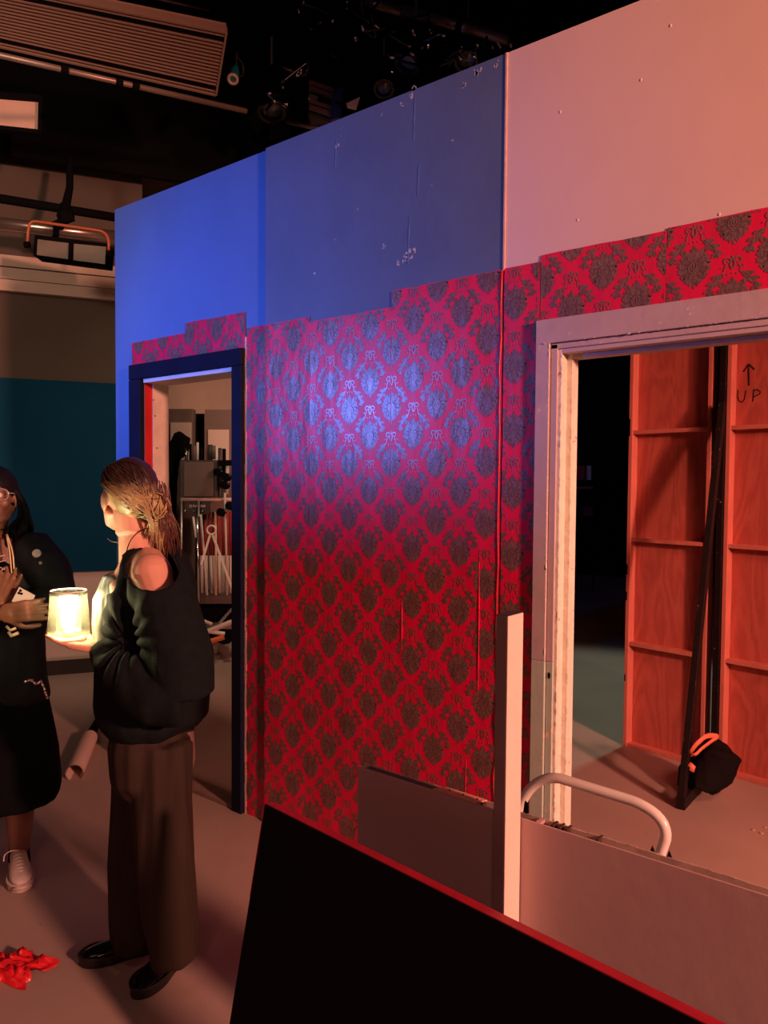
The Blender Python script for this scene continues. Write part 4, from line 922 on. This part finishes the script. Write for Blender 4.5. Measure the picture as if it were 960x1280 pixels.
# hand under the jar: fingers to the left, palm up
hand(b, wr, (at(70, 799, 2.30)-wr), UP, 1, 1.0, (.10, .06, .06, .12), (.75, .30), .09, 1.05)
for (hx, d_, kx, fx) in ((200, 2.38, 209, 222), (176, 2.53, 165, 160)):
    b.tube([at(hx, 940, d_), at(kx, 1070, d_), at(fx, 1195, d_-.01)], [.080, .052, .036], 14)
me = remesh(b, .0048, 3)
body1 = link_mesh('body', me, SK1, w1, smooth=True)
eyes = MB()
for k in (-1, 1): eyes.ball(P1(k*.030, .080, .001), .011, 10)
eyes.build('eye', mat('eye_white', (.7, .68, .64, 1), .2), body1, smooth=True)
# hair: dark crown sweeping down to a blond bun, loose strands at the nape
def hair_mat(name, zc):
    m = bpy.data.materials.new(name); m.use_nodes = True; nt = m.node_tree; n = nt.nodes; L = nt.links; p = n['Principled BSDF']; p.inputs['Roughness'].default_value = .42
    g = n.new('ShaderNodeNewGeometry'); sx = n.new('ShaderNodeSeparateXYZ'); L.new(g.outputs['Position'], sx.inputs[0]); nz = n.new('ShaderNodeTexNoise'); nz.inputs['Scale'].default_value = 45; L.new(g.outputs['Position'], nz.inputs[0])
    ad = n.new('ShaderNodeMath'); ad.operation = 'MULTIPLY_ADD'; ad.inputs[1].default_value = .05; L.new(nz.outputs[0], ad.inputs[0]); L.new(sx.outputs[2], ad.inputs[2])
    mr = n.new('ShaderNodeMapRange'); mr.inputs[1].default_value = zc; mr.inputs[2].default_value = zc+.055; L.new(ad.outputs[0], mr.inputs[0])
    mx = n.new('ShaderNodeMix'); mx.data_type = 'RGBA'; mx.inputs[6].default_value = (.40, .31, .14, 1); mx.inputs[7].default_value = (.035, .018, .014, 1); L.new(mr.outputs[0], mx.inputs[0]); L.new(mx.outputs[2], p.inputs['Base Color'])
    MATS[name] = m; return m
HB = hair_mat('blond_dyed_hair', hc.z+.018); HD = HB; HR = mat('auburn_hair', (.12, .05, .035, 1), .42, var=.3, vscale=60)
hb_ = MB(); ell(hb_, P1(0, -.024, .038), (.081, .094, .086), H1, H1.cross(UP), UP, 20); ell(hb_, P1(0, -.060, .005), (.070, .060, .072), H1, H1.cross(UP), UP, 18)
bun = at(192, 632, 2.40); ell(hb_, bun, (.040, .040, .046), H1, H1.cross(UP)); hb_.tube([P1(0, -.07, .02), bun], [.055, .04], 12)
hair = link_mesh('hair', remesh(hb_, .006, 3, lambda c, n: .003*noise.noise(Vector((c.x*30, c.y*30, c.z*60)))), HB, w1, smooth=True)
r = random.Random(4); sd_ = {'d': MB(), 'b': MB(), 'a': MB()}
cen = P1(0, -.025, .03); bpy.context.view_layer.update()
HL = [(131, 584), (126, 592), (125, 599), (130, 603), (138, 604), (147, 605), (155, 614), (158, 630), (162, 643), (168, 654), (174, 658)]
HT = [(131, 584), (140, 579), (152, 577), (165, 578), (176, 583)]
for i in range(800):
    LL = HL if i % 4 else HT
    k = r.random()*(len(LL)-1.001); j = int(k); x = LL[j][0]+(LL[j+1][0]-LL[j][0])*(k-j); y = LL[j][1]+(LL[j+1][1]-LL[j][1])*(k-j)
    q_ = r.random()**1.5*.55 if LL is HL else 0; x = x+(172-x)*q_; y = y+(612-y)*q_*.6
    d_ = (at(x, y, 1)-EYE).normalized(); best = None
    # point of the skull sphere nearest the sight line
    tt = (cen-EYE).dot(d_); near = EYE+d_*tt; off = (near-cen).length
    R_ = .098 if y < 600 else .090
    near = near-d_*math.sqrt(max(0, R_*R_-off*off)) if off < R_ else cen+(near-cen).normalized()*R_
    q0 = near; q3 = bun+Vector((r.uniform(-.02, .02), r.uniform(-.02, .02), r.uniform(-.03, .028)))-HF*.028
    pts = []
    for k in range(10):
        t_ = k/9; q = q0.lerp(q3, t_); dd = q-cen; lim = .097+.005*math.sin(i*1.7)+.004*math.sin(t_*9+i)
        if dd.length < lim and t_ < .85 and k: q = cen+dd.normalized()*(lim if t_ > .12 else (R_+lim)/2)
        pts.append(q+Vector((0, 0, -.012*math.sin(PI*t_)*((i % 5)/5))))
    sd_['b' if i % 9 else 'a'].tube(pts, [.0008, .0014, .0018, .002, .002, .002, .002, .0019, .0016, .0008], 4)
for i in range(130):          # bun loops
    a0 = r.uniform(0, 2*PI); ax = Vector((r.uniform(-1, 1), r.uniform(-1, 1), r.uniform(-.4, .4))).normalized(); o_ = ax.orthogonal().normalized(); o2 = ax.cross(o_)
    rr_ = r.uniform(.030, .052); pts = [bun+(o_*math.cos(a0+k*.45)+o2*math.sin(a0+k*.45))*rr_*(1+.03*k/8)+UP*r.uniform(-.002, .002) for k in range(9)]
    sd_['b' if i % 3 else 'd'].tube(pts, [.001]+[.0024]*7+[.001], 5)
for i in range(80):          # loose locks
    x = r.uniform(186, 214); p0 = at(x-8+r.uniform(-6, 6), r.uniform(600, 640), 2.42+r.uniform(-.05, .05)); dx = r.uniform(-4, 12)
    pts = spline([p0, at(x+dx*.3, 645, 2.40), at(x+dx+r.uniform(-4, 4), 665, 2.40), at(x+dx*.6+r.uniform(-8, 8), r.uniform(672, 700), 2.42)], 4)
    n_ = len(pts); sd_['a' if x > 197 else 'b'].tube(pts, [.0026*(1-.8*abs(k/(n_-1)-.3)) for k in range(n_)], 5)
for i in range(14):
    pts = spline([at(176+r.uniform(-4, 4), 628, 2.36), at(184+r.uniform(-3, 3), 642, 2.345), at(190+r.uniform(-4, 3), 655, 2.35), at(193+r.uniform(-4, 3), r.uniform(660, 672), 2.37)], 4)
    n_ = len(pts); sd_['b'].tube(pts, [.0042*(1-.7*k/(n_-1)) for k in range(n_)], 5)
sd_['d'].build('brown_strands', HR, hair, smooth='all'); sd_['b'].build('blond_strands', HB, hair, smooth='all', label='blond strands gathered into the bun'); sd_['a'].build('auburn_strands', HR, hair, smooth='all')
# hair bangle of loose wisps at the throat
MB().tube(spline([at(134, 673, 2.40), at(140, 677, 2.38), at(148, 678, 2.36)], 4), .0007, 4).build('loose_wisp', HB, hair)
MB().tube(spline([at(184, 660, 2.37), at(172, 666, 2.36), at(163, 676, 2.36), at(158, 690, 2.36), at(153, 712, 2.34)], 5), .0018, 6).build('necklace_cord', BLACK, w1, smooth='all')
for k in range(7): p = at(151+k*1.4, 707+k*7, 2.345-k*.003); MB().ball(p, .0035, 6).build('necklace_bead', CHROME, w1)
# top under the sweater
tp = MB(); rings(tp, [(at(172, 716, 2.43), .13, .085), (at(166, 745, 2.43), .14, .105), (at(164, 775, 2.43), .14, .105), (at(167, 820, 2.43), .135, .10), (at(170, 860, 2.43), .13, .10)], F1)
link_mesh('striped_top', remesh(tp, .006, 3, cloth_fold(.004, 40, 6, 2)), mat('pale_top', (.36, .37, .33, 1), .8, col2=(.05, .06, .06, 1), vscale=55, stretch=(1, 1, .06)), w1, smooth=True)
tk = MB(); tk.tube(spline([at(168, 686, 2.37), at(155, 700, 2.35), at(149, 722, 2.34), at(152, 740, 2.33)], 5), .008, 8, flat=.4); tk.build('strap', BLACK, w1, smooth='all')
# sweater
sw = MB()
rings(sw, [(at(190, 684, 2.45), .10, .050), (at(190, 700, 2.45), .165, .078), (at(192, 735, 2.45), .195, .105), (at(192, 780, 2.44), .200, .122), (at(191, 830, 2.44), .200, .150), (at(192, 870, 2.44), .200, .158), (at(193, 895, 2.44), .190, .152), (at(191, 907, 2.44), .165, .125)], F1)
sw.tube([at(196, 712, 2.30), at(208, 760, 2.25), at(226, 820, 2.22), at(226, 866, 2.22)], [.082, .090, .095, .090], 16)
sw.tube([at(226, 866, 2.22), at(196, 868, 2.21), at(165, 850, 2.22), at(140, 828, 2.27), at(126, 815, 2.305)], [.090, .088, .066, .045, .034], 16)
sw.tube([at(178, 715, 2.58), at(176, 780, 2.62), at(178, 845, 2.62), at(162, 840, 2.50)], [.08, .08, .08, .05], 14)
hole_c = at(191, 711, 2.26)
def sweater_disp(c, n):
    q = Vector((c.x*9, c.y*9, c.z*4)); v = cloth_fold(.010, 9, 5, 4)(c, n)
    # gathered folds fanning from the inside of the elbow
    e_ = at(158, 800, 2.24); dv_ = c-e_; an = math.atan2(dv_.z, dv_.dot(RT)); w_ = math.exp(-(dv_.length/.13)**2)
    v += .009*w_*math.sin(an*13+1)
    return v
me = remesh(sw, .0062, 6, sweater_disp)
bm = bmesh.new(); bm.from_mesh(me)
def relax_rim(bm, it=12):
    rim = [v for v in bm.verts if any(e.is_boundary for e in v.link_edges)]
    for _ in range(it):
        new = []
        for v in rim:
            nb_ = [e.other_vert(v).co for e in v.link_edges if e.is_boundary]
            new.append(sum(nb_, Vector())/len(nb_)*.5+v.co*.5)
        for v, q in zip(rim, new): v.co = q
def inhole(c):
    d_ = c-EYE; z = d_.dot(fw); x = 480+F*d_.dot(rt)/z; y = 640-F*d_.dot(up)/z
    if z > 2.42: return False
    return ((x-191)/31)**2+((y-711)/27)**2 < 1 or (x < 154-(y-690)*.22 and 680 < y < 742)
bmesh.ops.delete(bm, geom=[v for v in bm.verts if inhole(v.co)], context='VERTS'); relax_rim(bm)
bm.to_mesh(me); bm.free()
swo = link_mesh('sweater', me, BLKC, w1, smooth=True); so_ = swo.modifiers.new('thick', 'SOLIDIFY'); so_.thickness = .004; so_.offset = 1
# trousers
tr = MB()
rings(tr, [(at(191, 885, 2.44), .150, .110), (at(191, 925, 2.44), .168, .116), (at(191, 965, 2.44), .160, .105), (at(191, 985, 2.44), .12, .08)], F1)
rings(tr, [(at(197, 925, 2.38), .09, .108), (at(201, 1000, 2.37), .090, .092), (at(207, 1080, 2.36), .088, .084), (at(214, 1150, 2.36), .086, .078), (at(219, 1195, 2.36), .088, .066)], F1)
rings(tr, [(at(184, 925, 2.52), .09, .108), (at(176, 1000, 2.53), .088, .090), (at(170, 1080, 2.53), .086, .080), (at(168, 1150, 2.52), .086, .070), (at(169, 1180, 2.52), .088, .064)], F1)
def pleat(c, n):
    q = c-at(200, 1000, 2.4); an = math.atan2(q.dot(HF), q.dot(RT)); 
    return .007*noise.noise(Vector((an*3.2, c.z*1.3, 2)))+.005*noise.noise(Vector((c.x*26, c.y*26, c.z*2.2)))+.004*(1-abs(noise.noise(Vector((c.x*18, c.y*18, c.z*1.5))))*2)
link_mesh('trousers', remesh(tr, .0075, 4, pleat), TROU, w1, smooth=True)
# pocket bag sticking out at the hip
pk = MB(); pk.tube([at(236, 915, 2.43), at(238, 950, 2.43), at(234, 978, 2.43)], [.02, .02, .004], 10, flat=.4); pk.build('pocket', mat('pinkish_pocket', (.28, .17, .14, 1), .8, var=.2), w1, smooth='all')
shoe(w1, on_z(234, 1190), on_z(168, 1251), 'shoe', SHOEB, SOLEB)
shoe(w1, on_z(175, 1190), on_z(98, 1207), 'shoe', SHOEB, SOLEB)

# ---- glowing jar on her palm
jb = at(86, 797.5, 2.315); 
t = empty('glass_jar_lamp', 'glowing ribbed glass jar lamp resting on the open palm', 'lamp', tuple(jb))
gm = bpy.data.materials.new('thin_ribbed_glass'); gm.use_nodes = True; nt = gm.node_tree; nt.nodes.clear()
o_ = nt.nodes.new('ShaderNodeOutputMaterial'); m1 = nt.nodes.new('ShaderNodeMixShader'); m2 = nt.nodes.new('ShaderNodeMixShader')
tr_ = nt.nodes.new('ShaderNodeBsdfTransparent'); tr_.inputs[0].default_value = (1, .97, .88, 1); gl = nt.nodes.new('ShaderNodeBsdfGlossy'); gl.inputs[1].default_value = .12
tl = nt.nodes.new('ShaderNodeBsdfTranslucent'); tl.inputs[0].default_value = (.95, .88, .62, 1); lw = nt.nodes.new('ShaderNodeLayerWeight'); lw.inputs[0].default_value = .35
m1.inputs[0].default_value = .05; nt.links.new(tr_.outputs[0], m1.inputs[1]); nt.links.new(tl.outputs[0], m1.inputs[2])
nt.links.new(lw.outputs['Fresnel'], m2.inputs[0]); nt.links.new(m1.outputs[0], m2.inputs[1]); nt.links.new(gl.outputs[0], m2.inputs[2]); nt.links.new(m2.outputs[0], o_.inputs[0])
ja = MB(); pr = [(.0, .002), (.048, .002), (.0545, .006), (.0585, .014), (.0590, .028), (.0570, .060), (.0545, .095), (.0520, .125), (.0515, .142), (.0500, .142), (.0500, .125), (.0530, .094), (.0555, .060), (.0570, .030), (.052, .012), (0, .010)]
ja.lathe(pr, jb, 64, ribs=.022); ja.build('glass', gm, t, smooth='all')
MB().tube([jb+Vector((.0515*math.cos(k*PI/16), .0515*math.sin(k*PI/16), .143)) for k in range(32)], .0022, 6, closed=True).build('rim', mat('glass_rim', (.9, .88, .75, 1), .15, spec=.8, emit=None), t, smooth='all')
BULB = mat('bulb_glow', (1, .9, .7, 1), .5, emit=(1.0, .86, .50, 1), estr=60)
MB().lathe([(0, .022), (.010, .026), (.018, .040), (.0225, .056), (.020, .070), (.012, .079), (0, .082)], jb, 20).build('bulb', BULB, t, smooth='all')
MB().lathe([(0, .004), (.016, .004), (.014, .024), (0, .024)], jb, 16).build('bulb_base', STEEL, t, smooth='all')
MB().lathe([(0, -.006), (.046, -.006), (.050, .0), (.046, .003), (0, .003)], jb, 24).build('jar_foot', mat('jar_foot', (.85, .7, .4, 1), .3), t, smooth='all')
jl = bpy.data.lights.new('jar_glow', 'POINT'); jl.energy = 5.0; jl.color = (1, .86, .52); jl.shadow_soft_size = .035
jo = bpy.data.objects.new('jar_glow', jl); COL.objects.link(jo); jo.location = jb+Vector((0, 0, .115))

# ---- second person, cut by the left edge of the picture
D2 = 2.96
w2 = empty('person', 'person with glasses and long locs, black jacket and skirt, holding a phone', 'person', tuple(Vector((on_z(5, 1100).x, on_z(5, 1100).y, 0))))
F2 = (-HF*.92+RT*.30).normalized(); H2 = (-HF*.92+RT*.30+UP*.06).normalized()
b = MB(); P2 = head(b, at(-7, 620, D2), H2, .96)
b.tube([at(-10, 640, D2), at(-10, 665, D2), at(-10, 690, D2)], [.055, .052, .075], 16)
def px2(x, y, d=D2): return at(x, y, d)
rings(b, [(px2(-10, 672), .11, .07), (px2(-10, 695), .175, .09), (px2(-10, 745), .160, .105), (px2(-8, 820), .14, .095), (px2(-6, 880), .17, .11), (px2(-6, 930), .17, .11)], F2)
b.tube([px2(40, 692), px2(68, 745, 2.90)], [.055, .045], 12); b.tube([px2(68, 745, 2.90), px2(10, 766, 2.70)], [.042, .028], 12)
b.tube([px2(-60, 692), px2(-85, 750, 2.90)], [.055, .045], 12); b.tube([px2(-85, 750, 2.90), px2(2, 762, 2.74)], [.042, .028], 12)
hand(b, px2(4, 767, 2.69), RT*1.0+UP*.12, HF, -1, 1.05, (.10, .16, .22, .30), (.7, .5), .10)
hand(b, px2(-3, 757, 2.76), UP+RT*.45, -HF, 1, 1.0, (.25, .2, .25, .35), (.6, .4), .22)
for x in (24, -42): b.tube([px2(x-2, 940), px2(x+1, 1000, 3.04), px2(x+1, 1035, 3.06), px2(x, 1066, 3.07)], [.085, .056, .048, .034], 14)
body2 = link_mesh('body', remesh(b, .0048, 3), SK2, w2, smooth=True)
for k in (-1, 1): MB().ball(P2(k*.030, .082, .000), .0115, 10).build('eye', mat('eye_white', (.7, .68, .64, 1), .2), body2, smooth=True); MB().ball(P2(k*.030, .0915, .000), .0045, 8).build('iris', BLACK, body2)
lp = MB(); ell(lp, P2(0, .1005, -.063), (.023, .007, .0055), H2, H2.cross(UP), UP, 12); ell(lp, P2(0, .099, -.074), (.020, .007, .0065), H2, H2.cross(UP), UP, 12); lp.build('lips', mat('lip_rose', (.30, .09, .085, 1), .35), body2, smooth=True)
hh = MB(); ell(hh, P2(0, -.020, .034), (.083, .100, .088), H2, H2.cross(UP), UP, 18); ell(hh, P2(0, -.045, -.02), (.076, .070, .085), H2, H2.cross(UP), UP, 18)
hair2 = link_mesh('hair', remesh(hh, .007, 3), mat('black_hair', (.007, .006, .007, 1), .6, spec=.15, bump=.4, bscale=90), w2, smooth=True)
r = random.Random(9); lk = mat('black_hair', None)
for i in range(26):
    k = 1 if i % 3 else -1; a0 = r.uniform(-.5, 1); st = P2(.070*k*math.cos(a0*.5)*-1 if False else .072*k, -.03+.05*a0, .03+.03*r.random()); ex = (at(28, 668, 2.98) if k*(P2(1, 0, 0)-P2(0, 0, 0)).dot(RT) > 0 else at(-48, 668, 2.98))
    sgn = 1 if k*(P2(1, 0, 0)-P2(0, 0, 0)).dot(RT) > 0 else -1
    mid = st.lerp(ex, .5)+RT*sgn*r.uniform(.005, .035)
    pts = spline([st, mid, ex+RT*r.uniform(-.035, .035)+HF*r.uniform(-.07, .05), ex+RT*r.uniform(-.03, .03)+Vector((0, 0, -.12-.1*r.random()))-HF*.06], 5); MB().tube(pts, [.0062]*(len(pts)-1)+[.003], 6).build('loc', lk, hair2, smooth='all')
gl_ = MB()
for k in (-1, 1):
    c = P2(k*.034, .098, .002); L2 = (P2(1, 0, 0)-P2(0, 0, 0)).normalized(); U2 = (P2(0, 0, 1)-P2(0, 0, 0)).normalized()
    gl_.tube([c+L2*.029*math.copysign(abs(math.cos(q))**.7, math.cos(q))+U2*.021*math.copysign(abs(math.sin(q))**.7, math.sin(q)) for q in [j*PI/12 for j in range(24)]], .0022, 6, closed=True)
    gl_.tube([P2(k*.063, .096, .008), P2(k*.078, .06, .008), P2(k*.081, .0, .004)], .0022, 6)
    MB().ball(P2(k*.066, .094, .010), .005, 8).build('hinge', CHROME, w2)
gl_.tube([P2(-.006, .101, .006), P2(.006, .101, .006)], .0022, 6)
gl_.build('glasses', mat('clear_frame', (.35, .30, .30, 1), .15, spec=.8), w2, smooth='all')
# tee, lanyard, jacket, skirt
tee = MB(); rings(tee, [(px2(-10, 682), .11, .078), (px2(-10, 705), .150, .098), (px2(-10, 750), .150, .115), (px2(-8, 850), .15, .11)], F2)
teo = link_mesh('tee_shirt', remesh(tee, .008, 3, cloth_fold(.003, 12, 8, 9)), BLACK, w2, smooth=True)
for (x0, y0, x1, y1) in ((-6, 697, 6, 694), (-4, 703, 9, 700), (0, 709, 8, 713), (8, 708, 1, 714), (-3, 717, 7, 719), (2, 722, 9, 717), (-14, 705, -8, 712), (-14, 712, -8, 705)):
    a = px2(x0, y0, 2.838); c = px2(x1, y1, 2.832); MB().bar(a, c, .004, .004, tuple(HF)).build('print', mat('tee_print', (.6, .5, .42, 1), .7), teo)
for dx in (0, 3.5): MB().tube(spline([px2(8+dx*.3, 668, 2.86), px2(12+dx, 690, 2.82), px2(14+dx, 712, 2.80), px2(16+dx*.6, 727, 2.79)], 5), .0028, 6).build('lanyard', mat('cream_cord', (.78, .62, .40, 1), .6), w2, smooth='all')
jk = MB()
rings(jk, [(px2(-8, 664), .11, .065), (px2(-6, 676), .165, .085), (px2(-4, 700), .205, .110), (px2(-4, 750), .200, .135), (px2(-5, 800), .165, .125), (px2(-4, 850), .175, .13), (px2(-3, 875), .18, .13)], F2)
jk.tube([px2(34, 684), px2(60, 712, 2.93), px2(75, 745, 2.88)], [.082, .076, .064], 14); jk.tube([px2(75, 745, 2.88), px2(45, 762, 2.79), px2(20, 771, 2.72)], [.062, .055, .046], 14)
jk.tube([px2(-55, 684), px2(-82, 712, 2.93), px2(-92, 750, 2.88)], [.082, .076, .064], 14); jk.tube([px2(-92, 750, 2.88), px2(-40, 768, 2.80), px2(-12, 766, 2.76)], [.062, .052, .04], 14)
me = remesh(jk, .008, 6, cloth_fold(.010, 10, 6, 3))
bm = bmesh.new(); bm.from_mesh(me)
def open_front(c):
    d_ = c-EYE; z = d_.dot(fw); x = 480+F*d_.dot(rt)/z; y = 640-F*d_.dot(up)/z
    return z < 2.93 and y < 745 and (-34+(y-670)*.12) < x < (17-(y-670)*.02) and d_.dot(HF) < 2.95
bmesh.ops.delete(bm, geom=[v for v in bm.verts if open_front(v.co)], context='VERTS'); relax_rim(bm); bm.to_mesh(me); bm.free()
jo_ = link_mesh('jacket', me, JKT, w2, smooth=True); s_ = jo_.modifiers.new('t', 'SOLIDIFY'); s_.thickness = .004; s_.offset = 1
def front_pt(x, y, tree_ob):        # a point on the front of a garment, for badges pinned on it
    d_ = (at(x, y, 1)-EYE).normalized(); ok, loc, nr, _ = tree_ob.ray_cast(EYE-0*d_, d_); return (loc, nr) if ok else (at(x, y, 2.8), -HF)
bpy.context.view_layer.update()
for (x, y, rr_, nm, c_) in ((46, 692, .0165, 'badge', (.55, .55, .55, 1)), (50.5, 704, .006, 'pin', (.22, .24, .25, 1))):
    loc, nr = front_pt(x, y, jo_); MB().cyl(loc, loc+nr*.007, rr_, 20, rr_*.9).build(nm, mat(nm+'_metal', c_, .3), jo_, smooth=True, label='round pale badge on the jacket' if nm == 'badge' else None)
sk = MB(); rings(sk, [(px2(-3, 845), .155, .115), (px2(-3, 880), .185, .135), (px2(-2, 940), .215, .16), (px2(-1, 990), .225, .17), (px2(-1, 1002), .205, .16)], F2)
sko = link_mesh('skirt', remesh(sk, .009, 4, cloth_fold(.010, 9, 1.2, 5)), SKRT, w2, smooth=True)
pts = spline([px2(33, 851, 2.80), px2(40, 849, 2.80), px2(46, 854, 2.80), px2(52, 851, 2.80), px2(56, 859, 2.80), px2(58, 866, 2.80), px2(60, 871, 2.80)], 5)
ch_ = MB()
for i, p in enumerate(pts):
    dr_ = (at(0, 0, 1)*0); q = EYE+(p-EYE).normalized(); x_ = 480+F*(p-EYE).dot(rt)/(p-EYE).dot(fw); y_ = 640-F*(p-EYE).dot(up)/(p-EYE).dot(fw); loc, nr = front_pt(x_, y_, jo_)
    if (loc-p).length > .4: loc, nr = front_pt(x_, y_, sko)
    ch_.ball(loc-HF*.01, .0045 if i % 3 else .0075, 8)
ch_.build('chain', CHROME, sko, smooth=True)
for (x0, y0, x1, y1) in ((12, 784, 20, 780),): pass
wr2 = px2(12, 772, 2.70); 
MB().tube([px2(8, 783, 2.66), px2(13, 788, 2.655), px2(20, 785, 2.66)], .005, 8).build('bracelet', mat('pale_bracelet', (.7, .6, .45, 1), .35), w2, smooth='all')
MB().tube([px2(11, 790, 2.66), px2(14, 795, 2.655), px2(23, 791, 2.66)], .006, 8).build('bracelet', mat('pale_bracelet', (.7, .6, .45, 1), .35), w2, smooth='all')
for x in (24, -42):
    MB().tube([px2(x, 1056, 3.07), px2(x, 1078, 3.08)], [.037, .042], 12).build('sock', BLACK, w2, smooth='all')
SNK = mat('sneaker_white', (.68, .60, .55, 1), .6, var=.15, vscale=40, bump=.2, bscale=120); SNS = mat('sneaker_sole', (.60, .52, .46, 1), .5)
toe = on_z(28, 1117, 0.0); shoe(w2, toe+Vector((toe.x, toe.y, 0)).normalized()*.27+RT*-.02, toe, 'sneaker', SNK, SNS, 'sneaker')
toe = on_z(-45, 1113, .0); shoe(w2, toe+Vector((toe.x, toe.y, 0)).normalized()*.27, toe, 'sneaker', SNK, SNS, 'sneaker')
# phone
pc_ = px2(30, 747, 2.70); t = empty('phone', 'pale smartphone with a black camera held in the hand at the left', 'phone', tuple(pc_))
ax = (RT*math.cos(rad(-28))+UP*math.sin(rad(-28))); ay = (-RT*math.sin(rad(-28))+UP*math.cos(rad(-28))); Rm = Matrix((ax, HF, ay)).transposed()
MB().box((-.034, -.003, -.034), (.036, .005, .030), Rm, pc_).build('case', BLACK, t, bevel=.003)
MB().box((-.031, -.0045, -.031), (.033, -.003, .027), Rm, pc_).build('back_cover', mat('phone_pale', (.62, .60, .58, 1), .25), t, bevel=.0005)
for q in ((-.020, .018), (-.012, .010), (-.021, .008)): MB().cyl(pc_+Rm @ Vector((q[0], -.007, q[1])), pc_+Rm @ Vector((q[0], -.004, q[1])), .0045, 12).build('camera_lens', BLACKGL, t)
